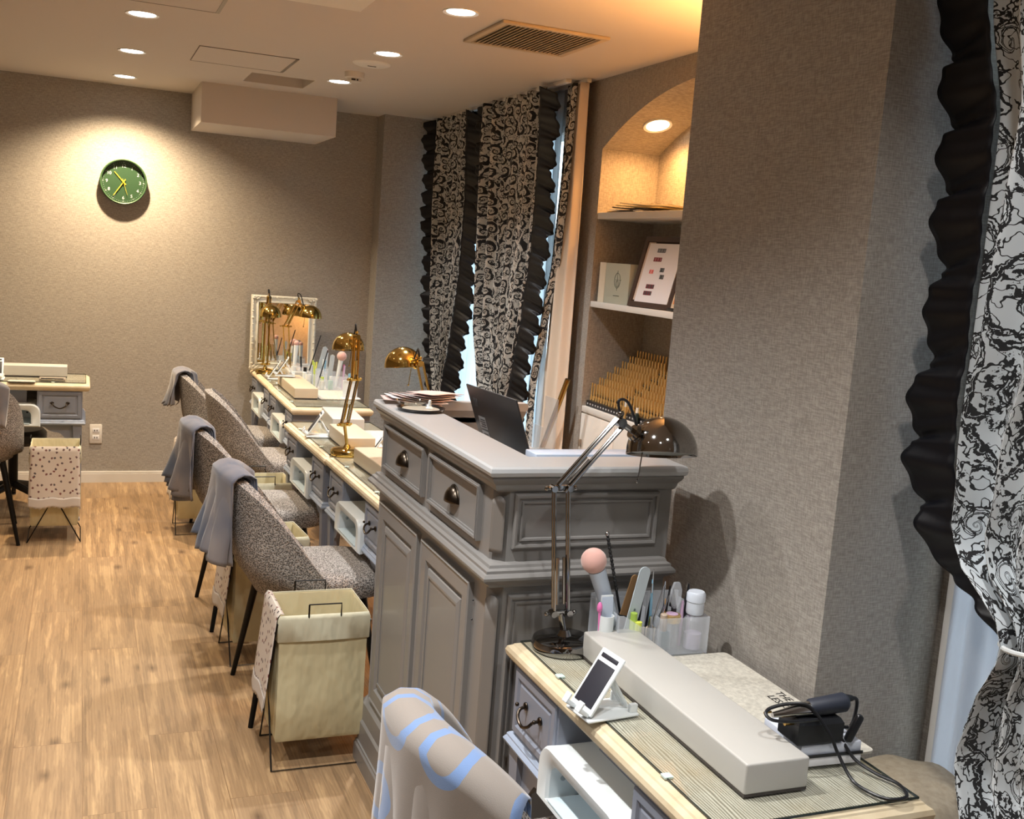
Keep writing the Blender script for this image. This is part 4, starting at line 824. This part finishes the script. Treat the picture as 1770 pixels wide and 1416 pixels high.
# organisers on the distant desks
clone(O0,(1.215,5.93,DZ),rd(-2),'clear organizer on the desk past the gap'); clone(O0,(1.20,6.30,DZ),rd(3),'clear organizer on the farthest desk, right of the lamps'); 
rnd=random.Random(4)
def far_tool(kind,label,x,y,h,dx,mt_,r=.004,group='tools in the distant organizers'):
    t=thing(kind,label,'nail tool',(x,y,DZ+.006),0,group); M().tube([(0,0,0),(dx,0,h)],[r,r*.8],8).obj('handle',mt_,t); return t
def far_brush(label,x,y,dx,h,R=.022):
    t=thing('powder_brush',label,'brush',(x,y,DZ+.006)); M().tube([(0,0,0),(dx,0,h)],[.007,.014],12).obj('handle',WHITE,t); M().ball((dx*1.15,0,h+R*.8),R,16).obj('bristles',BPINK,t)
far_brush('pink powder brush in the organizer on the desk past the gap',1.36,5.98,.025,.165,.028); far_brush('little pink powder brush in the organizer on the farthest desk',1.385,6.38,.0,.165,.014)
far_brush('dusky pink powder brush standing by the mirror',1.20,6.42,.01,.20,.016)
def far_file(label,x,y,lean,L,mt_,w=.026):
    t=thing('grey_nail_file',label,'nail file',(x,y,DZ+.006)); M().prism([(-w/2,0),(w/2,0),(w/2,L),(0,L+w/3),(-w/2,L)],-.0015,.0015,mx=RY(lean)@RX(PI/2)).obj('board',mt_,t,smooth=0)
far_file('grey nail file beside the pink brush, desk past the gap',1.315,5.97,.10,.19,FILEG); far_file('grey nail file in the farthest organizer, in front of the mirror frame',1.33,6.36,.22,.20,FILEG,.03)
far_tool('long_black_stick','long dark stick leaning right, desk past the gap',1.25,5.97,.22,.055,BLACK); far_tool('long_black_stick','long dark stick leaning right in front of the mirror frame',1.27,6.37,.27,.075,BLACK)
for k,(x,y,h,dx,mt_,lb) in enumerate(((1.235,5.96,.15,-.005,GREENB,'green pen in the organizer past the gap'),(1.225,5.99,.13,.0,PALEB,'pale blue pen in the organizer past the gap'),(1.395,5.96,.135,.01,LILAC,'lilac pen right of the pink brush'),(1.405,5.98,.14,.0,HOT,'hot pink pen right of the pink brush'),
    (1.30,6.34,.12,.0,GREENB,'green bottle-like pen in the farthest organizer'),(1.315,6.35,.11,.01,YELB,'yellow pen in the farthest organizer'),(1.36,6.33,.13,.0,WHITE,'white pen in the farthest organizer'),(1.37,6.36,.12,.01,SKY,'sky blue pen in the farthest organizer'),(1.235,6.34,.14,-.01,BLACK,'black pen in the farthest organizer'))):
    far_tool('coloured_pen',lb,x,y,h,dx,mt_,.006)
def vial(label,x,y,h,mt_,capm,z=DZ+.006,r=.014):
    t=thing('small_bottle',label,'bottle',(x,y,z)); M().lathe([(0,0),(r,0),(r,h*.65),(r*.6,h*.72)],n=16).obj('bottle_body',mt_,t); M().lathe([(0,h*.7),(r*.75,h*.7),(r*.75,h),(0,h)],n=16).obj('cap',capm,t)
vial('small green bottle seen through the organizer past the gap',1.325,5.945,.075,mat('mint_bottle',(150,196,170),.3),WHITE); vial('small cream bottle seen through the organizer past the gap',1.275,5.945,.07,mat('cream_bottle',(214,214,196),.3),GREENB)
vial('white bottle with a dark label beside the farthest organizer',1.24,6.27,.085,WHITE,BLACK); vial('white pump bottle right of the hot pink pen',1.43,5.93,.10,WHITE,SKY,DZ)
# white caddy with little drawers near the counter
t=thing('white_caddy','white plastic caddy beside the brass lamp, half hidden by the counter','caddy',(1.24,3.93,DZ)); m=M(); m.box(-.09,.09,-.05,.05,0,.004,.001)
for a,b,c,d in ((-.09,.09,-.05,-.047),(-.09,.09,.047,.05),(-.09,-.087,-.05,.05),(.087,.09,-.05,.05),(-.003,.0,-.05,.05)): m.box(a,b,c,d,.004,.095,.001)
m.obj('tray',WHITE,t)
for k,(x,h,mt_,lb) in enumerate(((-.06,.15,STEEL,'steel rod in the white caddy'),(-.02,.13,BLACK,'black pen in the white caddy'),(.02,.14,WHITE,'white pen in the white caddy'),(.05,.125,STEEL,'second steel rod in the white caddy, further right'))): far_tool('caddy_tool',lb,1.24+x,3.93,h,.01,mt_,.005,'tools in the white caddy')
t=thing('white_remote','small white block by the brass lamp base','remote control',(1.035,3.99,DZ)); M().box(-.035,.035,-.02,.02,0,.012,.003).obj('case',WHITE,t); M().box(-.02,.01,-.006,.006,.0119,.0128).obj('label_print',ALU,t,smooth=0)
t=thing('tall_card_stand','little white frame standing on the desk behind the brass lamp shade','card stand',(1.36,5.62,DZ)); M().frame(lambda a,b,h:(a,-h,b),-.04,.04,.0,.10,[(0,-.006),(0,.0),(.008,0),(.008,-.004)],True).obj('frame',WHITE,t); M().box(-.045,.055,-.03,.03,0,.006,.002).obj('foot',WHITE,t)
# white framed mirror leaning on the back wall
t=thing('standing_mirror','antique-white framed mirror standing against the back wall','mirror',(1.205,6.845,DZ+.0)); t.rotation_euler=(rd(-3),0,rd(-1.5))
mw,mh=.205,.475
m=M(); m.frame(lambda a,b,h:(a,-h,b),-mw,mw,0,mh,[(0,-.018),(0,.004),(.004,.012),(.012,.014),(.016,.008),(.030,.004),(.040,.010),(.044,.010),(.048,.002),(.050,-.004)],False)
for k in range(46):
    q=k/46*4; s=int(q); f_2=q-s; a,b=[(-mw+2*mw*f_2,.012),(mw-.012,mh*f_2),(mw-2*mw*f_2,mh-.012),(-mw+.012,mh-mh*f_2)][s]; m.ball((a,-.013,b),.0065+.002*math.sin(k*1.7),8,(1,.6,1))
for sx_ in (-1,1):
    for zz in (.02,mh-.02):
        for k in range(5): m.ball((sx_*(mw-.02-.008*k),-.012,zz+(.006*math.sin(k*2))),.009-.001*k,8,(1,.6,1))
m.obj('frame',mat('antique_white',(206,204,194),.55,var=.12),t,smooth=40)
M().box(-mw+.047,mw-.047,-.003,.0,.047,mh-.047).obj('mirror_glass',MIRR,t,smooth=0); M().box(-mw+.004,mw-.004,.004,.016,.004,mh-.004).obj('backing',mat('backing_brown',(110,90,70),.8),t,smooth=0)
# ------------------------------------------------------------------ things on the counter
t=thing('laptop','dark grey laptop with its lid towards the camera, two stickers on it','laptop',(1.085,2.62,1.004),rd(4.75))
M().box(-.004,.205,-.153,.153,.001,.012,.003).obj('keyboard_base',mat('laptop_base',(58,58,60),.4),t)
lid=TR(-.004,0,.012)@RY(-rd(20))
LB=mat('laptop_grey',(40,40,43),.45); m=M(); m.box(-.005,.0,-.155,.155,0,.200,.002,mx=lid); li=m.obj('lid',LB,t)
m=M(); m.box(.0,.0008,-.148,.148,.006,.194,mx=lid); m.obj('screen',mat('screen_black',(12,13,16),.15),li,smooth=0)
for k,zz in enumerate((.075,.032)):
    s=M().box(-.0058,-.0050,.080,.122,zz,zz+.036,mx=lid).obj('sticker',mat('sticker_silver',(150,152,154),.4),li,smooth=0)
    q=M()
    for j in range(4): q.box(-.0064,-.0057,.084,.118-.006*(j%2),zz+.005+.007*j,zz+.008+.007*j,mx=lid)
    q.obj('sticker_print',mat('sticker_ink',(52,52,56),.5),s,smooth=0)
text('///',.036,mat('logo_grey',(96,96,98),.3),'lid_logo',li,lid@TR(-.0056,.118,.150)@Matrix(((0,0,-1,0),(-1,0,0,0),(0,1,0,0),(0,0,0,1))))
t=thing('round_tray','round black-rimmed tray with a glass on the counter top, far corner','tray',(.880,2.800,1.120)); M().lathe([(0,.002),(.060,.002),(.066,.010),(.068,.010),(.062,0),(0,0)],n=40).obj('tray_dish',mat('tray_dark',(60,58,58),.2,.7),t)
m=M(); m.lathe([(0,.003),(.052,.003),(.052,.006),(0,.006)],n=32); m.obj('tray_liner',mat('tray_liner',(176,172,160),.3),t)
t=thing('glass_dish','shallow clear glass dish on the round tray','dish',(.862,2.835,1.1305)); M().lathe([(0,0),(.03,0),(.045,.012),(.046,.013),(.044,.013),(.029,.003),(0,.003)],n=32).obj('dish',GLASS,t)
t=thing('ring_holder','tiny white peg on the round tray','ring holder',(.905,2.80,1.127)); M().lathe([(0,0),(.012,0),(.005,.006),(.004,.022),(0,.024)],n=16).obj('peg',WHITE,t)
for k in range(6):
    t=thing('leaflet',['pink leaflet at the bottom of the fan','second pink leaflet of the fan','third leaflet of the fan, curling up','fourth leaflet of the fan, pale','fifth leaflet of the fan, pale pink','topmost leaflet of the fan behind the tray'][k],'leaflet',(.895+.016*k,2.945+.004*k,1.121+.0035*k),rd(-8+9*k),'fanned leaflets on the counter')
    m=M(); m.grid(lambda u,v:(-.085+.17*u,-.045+.09*v,.001*k+.012*(1-u)**2+.003*math.sin(5*u+k)),14,4,uvs=(.17,.09)); m.obj('sheet',[PINK,PAPER][k%2] if k<5 else PINK,t,smooth=60,sol=.0012)
t=thing('document_tray','pale blue-white document tray behind the front edge of the counter','tray',(1.115,2.22,1.0045)); PB=mat('tray_pale_blue',(184,200,222),.35)
m=M(); m.box(-.160,.145,-.064,.0,0,.100,.002); m.box(-.160,.145,-.064,.0,.100,.119,.002); m.obj('tray_body',PB,t)
t=thing('clear_leaflet_holder','empty clear acrylic leaflet holder behind the laptop','holder',(1.255,2.80,1.0045)); m=M(); m.box(-.03,.03,-.045,.045,0,.003); m.box(.02,.023,-.045,.045,.0,.16); m.box(-.023,-.02,-.045,.045,.0,.08); m.obj('holder_body',CLEAR,t,smooth=0)
t=thing('white_knob_box','small white rounded box on the inner deck beside the laptop','box',(1.03,2.86,1.0045)); M().box(-.03,.03,-.03,.03,0,.05,.012).obj('body',WHITE,t)
t=thing('gilded_rod','thin gilded picture moulding leaning against the wall','moulding',(2.06,4.66,.0)); M().tube([(-.10,.14,.02),(.06,-.17,1.02)],.013,10).obj('rod',BRASSD,t)
# ------------------------------------------------------------------ niche contents
t=thing('art_poster','pink poster leaning in the arch, half hidden by the pillar','poster',(XR+.10,3.66,1.80)); t.rotation_euler=(0,rd(16),0)
M().box(-.004,.0,-.20,.20,0,.34,.001).obj('sheet',mat('poster_pink',(214,186,176),.6),t)
m=M()
for k in range(5): m.box(-.0052,-.0042,.12-.02*(k%2),.17,.05+.028*k,.062+.028*k)
m.obj('print',mat('poster_print',(120,50,48),.6),t,smooth=0)
MG=[('black magazine at the bottom of the pile on the upper shelf',BLACK),('white magazine second from the bottom of the upper-shelf pile',PAPER),('dark magazine in the middle of the upper-shelf pile',mat('mag_dark',(64,56,48),.4)),('yellow-patterned leaflet on top of the upper-shelf pile',mat('mag_yellow',(226,206,150),.5)),('cream leaflet slid right off the upper-shelf pile',mat('mag_cream',(228,214,180),.5))]
for k,(lb,mt_) in enumerate(MG):
    t=thing('magazine',lb,'magazine',(XR+.125,4.36-.045*k,1.8005+.0075*k),rd(-6+7*k),'magazines on the upper niche shelf'); m=M(); m.grid(lambda u,v:(-.10+.2*u,-.14+.28*v,.002+.008*(v-.0)**3*(k>0)),6,14,uvs=(.2,.28)); m.obj('cover',mt_,t,smooth=60,sol=.0055,soff=1)
    if k>=3:
        m=M(); rr=random.Random(k)
        for j in range(30): x,y=rr.uniform(-.09,.09),rr.uniform(-.13,.13); v=(y+.14)/.28; q=.002+.008*v**3; m.box(x-.006,x+.006,y-.004,y+.004,q+.0055,q+.0062)
        m.obj('cover_print',mat('mag_print',(96,84,60),.6),t,smooth=0)
t=thing('gift_box','pale grey-green boxed book with a round emblem on the lower shelf','box',(XR+.045,4.34,1.3905),rd(2)); M().box(-.02,.02,-.125,.150,0,.182,.001).obj('box_body',mat('grey_green_card',(172,176,162),.6),t)
M().box(-.0215,-.0195,.095,.151,0,.183).obj('spine_strip',mat('cream_spine',(214,206,188),.6),t,smooth=0)
m=M(); m.tube([(-.0208,-.02+.026*math.cos(a),.105+.034*math.sin(a)) for a in [2*PI*k/32 for k in range(32)]],.0011,5,closed=True); m.tube([(-.0208,-.02,.06),(-.0208,-.02,.15)],.0009,5); m.tube([(-.0208,-.055,.108),(-.0208,-.0,.108)],.0009,5); m.tube([(-.0208,-.02+.013*math.cos(a),.09+.014*math.sin(a)) for a in [2*PI*k/20 for k in range(20)]],.0009,5,closed=True); m.obj('emblem',mat('emblem_grey',(92,98,88),.5),t)
m=M(); [m.box(-.0212,-.0199,-.045+.008*k,-.040+.008*k,.035,.038) for k in range(7)]; m.obj('small_lettering',mat('emblem_grey',(92,98,88),.5),t,smooth=0)
t=thing('framed_price_list','dark brown frame with a leaning white price list card','picture frame',(XR+.035,4.02,1.3905),rd(8)); t.rotation_euler=(0,rd(14),rd(8)); FRB=mat('dark_walnut',(58,40,32),.5)
m=M(); m.frame(lambda a,b,h:(-h,a,b),-.15,.15,0,.315,[(0,-.015),(0,.012),(.022,.012),(.026,.0)],True); m.obj('frame',FRB,t,smooth=0)
c=M().box(-.008,-.004,-.118,.112,.004,.285).obj('card',mat('card_white',(222,222,228),.6),t,smooth=0)
M().box(-.010,-.006,-.150,.150,.0,.022,.001).obj('card_ledge',mat('ledge_wood',(150,112,80),.6),t)
M().box(-.0065,-.0035,.080,.130,.03,.29).obj('back_card',mat('back_card',(196,180,168),.6),t,smooth=0)
SW=[(.245,.02,6,'g'),(.205,.03,6,'r'),(.160,-.02,3,'k'),(.150,.05,3,'p'),(.130,-.03,3,'k'),(.085,.03,6,'m'),(.055,.035,6,'m')]
rr=random.Random(3); colm={'g':[(96,98,104),(130,132,138)],'r':[(120,50,60),(170,110,120),(60,40,50)],'k':[(60,64,70),(110,116,120)],'p':[(220,140,140),(190,90,96)],'m':[(110,40,60),(50,90,84),(140,110,130)]}
for z,y,n,kk in SW:
    m=M(); m.box(-.0095,-.0078,y-.009*n/2-.0,y+.009*n/2,z,z+.018); m.obj('swatch_strip',mat('swatch_'+kk,colm[kk][0],.4),c,smooth=0)
    m=M(); [m.box(-.0102,-.0094,y-.009*n/2+.009*j+.0015,y-.009*n/2+.009*j+.0075,z+.003,z+.015) for j in range(0,n,2)]; m.obj('swatch_dots',mat('swatch2_'+kk,colm[kk][1],.3),c,smooth=0)
t=thing('orange_card','small orange-patterned card leaning beside the price list frame','card',(XR+.05,3.86,1.3905)); t.rotation_euler=(0,rd(14),0); M().box(-.004,0,-.10,.012,.008,.20,.001).obj('card',mat('card_cream',(228,206,176),.6),t); m=M(); m.box(-.0052,-.004,-.06,.0,.03,.09); m.obj('orange_print',mat('orange_print',(226,140,80),.6),t,smooth=0); M().box(-.02,.012,-.10,.012,0,.010,.001).obj('foot',BLACK,t)
# stepped racks of gold-capped polish bottles
RK=mat('rack_black',(30,30,34),.35)
BOT=None
def make_rack(label,y0,y1,ncol,nrow=7):
    global BOT
    t=thing('polish_rack',label,'rack',(XR+.14,(y0+y1)/2,.893),0,'stepped polish racks'); m=M()
    for r in range(nrow): x=XR+.018+r*.038; m.box(x,x+.038,y0,y1,.8935,.922+r*.0270)
    m.obj('steps',RK,t,world=True,smooth=0)
    m=M()
    for k in range(ncol): y=y1-.016-k*(y1-y0-.032)/(ncol-1); m.box(XR+.0165,XR+.0182,y-.005,y+.004,.904,.911)
    m.obj('number_labels',mat('label_grey',(188,188,190),.5),t,world=True,smooth=0)
    for r in range(nrow):
        for k in range(ncol):
            y=y1-.016-k*(y1-y0-.032)/(ncol-1); x=XR+.0345+r*.038; z=.922+r*.0270
            if BOT is None:
                m=M(); m.lathe([(0,0),(.0068,0),(.0072,.003),(.0072,.022),(.0046,.027),(.0050,.029),(.0050,.031),(.0046,.080),(.0040,.084),(0,.0845)],n=12)
                BOT=m.obj('polish_bottle',GOLD,None,smooth=40); BOT.location=(x,y,z); o=BOT
            else: o=BOT.copy(); COL.objects.link(o); o.location=(x,y,z)
            tag(o,'gold-capped polish bottle, %s from the left in the %s row of the %s rack'%(ORD[k],['front','second','third','fourth','fifth','sixth','rear'][r],side_),'nail polish bottle','gold-capped polish bottles in the %s rack'%side_)
ORD='first second third fourth fifth sixth seventh eighth ninth tenth eleventh twelfth thirteenth'.split(); side_='left'; make_rack('left stepped black rack of gold polish bottles on the niche counter',4.155,4.515,13)
side_='right'; make_rack('right stepped black rack of gold polish bottles, partly behind the pillar',3.80,4.145,13)
vial('little white-capped dark bottle in front of the right polish rack',XR+.008,3.995,.07,mat('dark_green_glass',(40,54,54),.15),WHITE,.893,.009)
vial('little gold and white bottle in front of the left polish rack',XR+.006,4.10,.085,GOLD,WHITE,.893,.007)
# ------------------------------------------------------------------ curtains
def lerpt(tab,z):
    if z>=tab[0][0]: return tab[0][1]
    for (a,p),(b,q) in zip(tab,tab[1:]):
        if z>=b: k=(a-z)/(a-b); k=k*k*(3-2*k)*.5+k*.5; return p+(q-p)*k
    return tab[-1][1]
def ruffle(fn_edge,out,amp,n,parent,name,mt_,ny=150,dirx=-1,vmax=1,off=.012):
    # fn_edge(v)->(point, outward unit vector in the cloth plane)
    def f(u,v):
        v*=vmax; p,d=fn_edge(v); p=Vector(p); d=Vector(d); e=.5*math.sin(v*23+1); w=out*(1 if vmax==1 else max(.12,1-max(0,(v/vmax-.80)/.20)**1.5*.9))*(.86+.09*math.sin(v*n*PI*2+e*2)+.07*math.sin(v*31))
        q=p+d*w*u+Vector((dirx,0,0))*off
        q+=Vector((dirx,0,0))*(amp*math.sin(v*n*PI*2+u*1.2+e*2)*(.15+u*.85))+Vector((0,0,1))*(-.35*out*u*(1 if out>.07 else .5)+amp*.9*math.cos(v*n*PI*2+e*2)*u)+Vector((dirx,0,0))*(.25*amp*math.sin(v*n*PI*7+u*4+e)*(.3+u)); return q
    m=M(); m.grid(f,8,ny); return m.obj(name,mt_,parent,smooth=80,sol=.002)
def make_curtain(name,label,x,ztop,zbot,near,far,nf,amp,mt_,width,parent_kind=None,group=None,lean=0,sag=None):
    """near/far : tables (z, y) of the two edges"""
    t=thing(name,label,'curtain',(x,(near[0][1]+far[0][1])/2,ztop),0,group)
    o=t.location.copy()
    def fn(u,v):
        z=ztop+(zbot-ztop)*v; a=lerpt(far,z); b=lerpt(near,z); wdt=abs(b-a); y=a+(b-a)*u
        am=amp*(1+.25*math.sin(u*9+v*2)); xx=x+am*math.sin(u*nf*2*PI+.5*math.sin(v*3))+.35*am*math.sin(u*nf*4.3*PI+v*2)+lean*v
        return (xx-o.x,y-o.y+.25*am*math.cos(u*nf*2*PI),z-o.z)
    m=M(); m.grid(fn,int(nf*22),70,uvs=(width,abs(ztop-zbot))); m.obj('printed_cloth' if mt_ in (TOILE,TOILE2) else 'cloth',mt_,t,smooth=80,sol=.002)
    return t,fn
def edge(fn,u,sgn,dx=0.0):
    return lambda v:(fn(u,v),(dx,sgn,0))
CX=2.10
far1=[(2.40,6.62),(1.9,6.62),(1.4,6.55),(1.0,6.46),(.7,6.32),(.3,6.36),(.05,6.38)]; near1=[(2.40,5.99),(1.9,5.97),(1.5,6.00),(1.2,6.06),(1.0,6.12),(.8,6.20),(.65,6.24),(.3,6.15),(.05,6.12)]
t1,f1=make_curtain('patterned_curtain','black and white printed curtain closest to the far corner, black ruffles',CX,2.395,.05,near1,far1,6,.035,TOILE2,1.25,group='printed curtains on the far window')
ruffle(edge(f1,0,.6,-.8),.085,.014,22,t1,'ruffle_trim',BLKF,330,off=.03); ruffle(edge(f1,1,-1,.32),.17,.013,22,t1,'ruffle_trim',BLKF,330,off=.045)
far2=[(2.40,5.80),(2.0,5.79),(1.6,5.74),(1.2,5.70),(.9,5.56),(.7,5.40),(.3,5.35),(.05,5.4)]; near2=[(2.40,4.90),(2.0,4.89),(1.6,4.92),(1.3,4.98),(1.0,5.06),(.8,5.12),(.65,5.16),(.3,5.08),(.05,5.05)]
t2,f2=make_curtain('patterned_curtain','black and white printed curtain nearest the niche, wide black ruffle',CX-.01,2.395,.05,near2,far2,6,.035,TOILE2,1.25,group='printed curtains on the far window')
ruffle(edge(f2,0,1),.065,.016,22,t2,'ruffle_trim',BLKF,330); ruffle(edge(f2,1,-1,.25),.16,.015,20,t2,'ruffle_trim',BLKF,330,off=.04)
nb=[(2.40,4.69),(2.0,4.70),(1.57,4.74),(1.3,4.82),(.9,4.92),(.05,4.9)]; fb=[(2.40,4.79),(2.0,4.80),(1.57,4.84),(1.3,4.92),(.9,5.02),(.05,5.0)]
t3,f3=make_curtain('curtain_return','narrow folded-back strip of printed curtain beside the plain curtain',CX+.04,2.395,.05,nb,fb,1,.012,TOILE2,.2)
t4,f4=make_curtain('plain_curtain','plain beige curtain hanging between the print and the niche',2.16,2.39,.03,[(2.4,4.61),(1.8,4.60),(.05,4.58)],[(2.4,4.80),(1.8,4.84),(1.2,4.88),(.05,4.95)],2,.018,BEIGEC,.35)
t5,f5=make_curtain('sheer_curtain','pale sheer voile over the far window behind the prints',2.175,2.39,.03,[(2.4,4.9),(.05,4.88)],[(2.4,6.77),(.05,6.77)],17,.014,SHEER,2.4)
t=thing('curtain_rail','white curtain rail along the ceiling over the far window','curtain rail',(2.14,5.7,2.40)); M().box(2.085,2.115,4.70,6.78,2.392,2.41,.002).obj('rail',WPAINT,t,world=True); M().box(2.155,2.18,4.62,6.78,2.392,2.41,.002).obj('rear_rail',WPAINT,t,world=True)
# near curtain, tied back
NCX=1.44
farN=[(2.40,1.50),(2.05,1.475),(1.85,1.43),(1.45,1.435),(1.33,1.44),(1.15,1.415),(1.09,1.37),(1.045,1.30),(1.01,1.25),(.97,1.255),(.86,1.315),(.77,1.345),(.60,1.30),(.35,1.30),(.05,1.32)]
nearN=[(2.40,.62),(1.9,.66),(1.5,.80),(1.25,.95),(1.09,1.06),(1.01,1.10),(.95,1.06),(.8,.92),(.5,.80),(.05,.78)]
tn,fn_=make_curtain('patterned_curtain','large scroll-printed curtain at the right edge, tied back with a white cord',NCX,2.40,.05,nearN,farN,6,.030,TOILE,1.5,sag=True)
ruffle(edge(fn_,0,1),.115,.015,17,tn,'ruffle_trim',BLKF,420,vmax=.60)
tb=M(); pts=[]
for k in range(24): a=2*PI*k/24; pts.append((NCX+.055*math.cos(a),1.175+.085*math.sin(a),1.005+.02*math.sin(a+2.6)))
t=thing('tieback_cord','white cord tied around the right-edge curtain','curtain tie',(NCX,1.175,1.0)); tb.tube(pts,.0045,8,closed=True).obj('cord',WHITE,t,world=True)
ts_,fs=make_curtain('sheer_curtain','dense ribbed voile panel behind the right-edge curtain',1.60,2.25,.04,[(2.4,.05),(.05,.05)],[(2.4,1.545),(.05,1.545)],16,.008,SHEER2,1.8)
t=thing('curtain_rail','white ceiling rail above the right-edge curtain','curtain rail',(1.5,.9,2.40)); M().box(NCX-.015,NCX+.015,.1,1.56,2.392,2.41,.002).obj('rail',WPAINT,t,world=True)
# taupe upholstered seat behind the near desk
t=thing('upholstered_stool','taupe cloth-covered seat between the nearest desk and the right-edge curtain','stool',(1.46,1.462,0))
m=M(); n=48; L=[]
for r,z in ((.98,.02),(1.0,.05),(.97,.30),(1.0,.50),(1.01,.58),(.97,.612),(.80,.630),(.5,.638),(.0,.640)):
    L.append([((.148*r+1e-4)*math.copysign(abs(math.cos(2*PI*k/n))**.8,math.cos(2*PI*k/n)),(.122*r+1e-4)*math.copysign(abs(math.sin(2*PI*k/n))**.8,math.sin(2*PI*k/n))*(1),z+.004*math.sin(6*2*PI*k/n)*(r>.5)) for k in range(n)])
m.loops(L,True,True); m.obj('cover',TAUPE,t,smooth=50); m=M(); m.tube([(.151*math.copysign(abs(math.cos(2*PI*k/n))**.8,math.cos(2*PI*k/n)),.124*math.copysign(abs(math.sin(2*PI*k/n))**.8,math.sin(2*PI*k/n)),.585) for k in range(n)],.004,6,closed=True); m.obj('seam_piping',TAUPE,t)
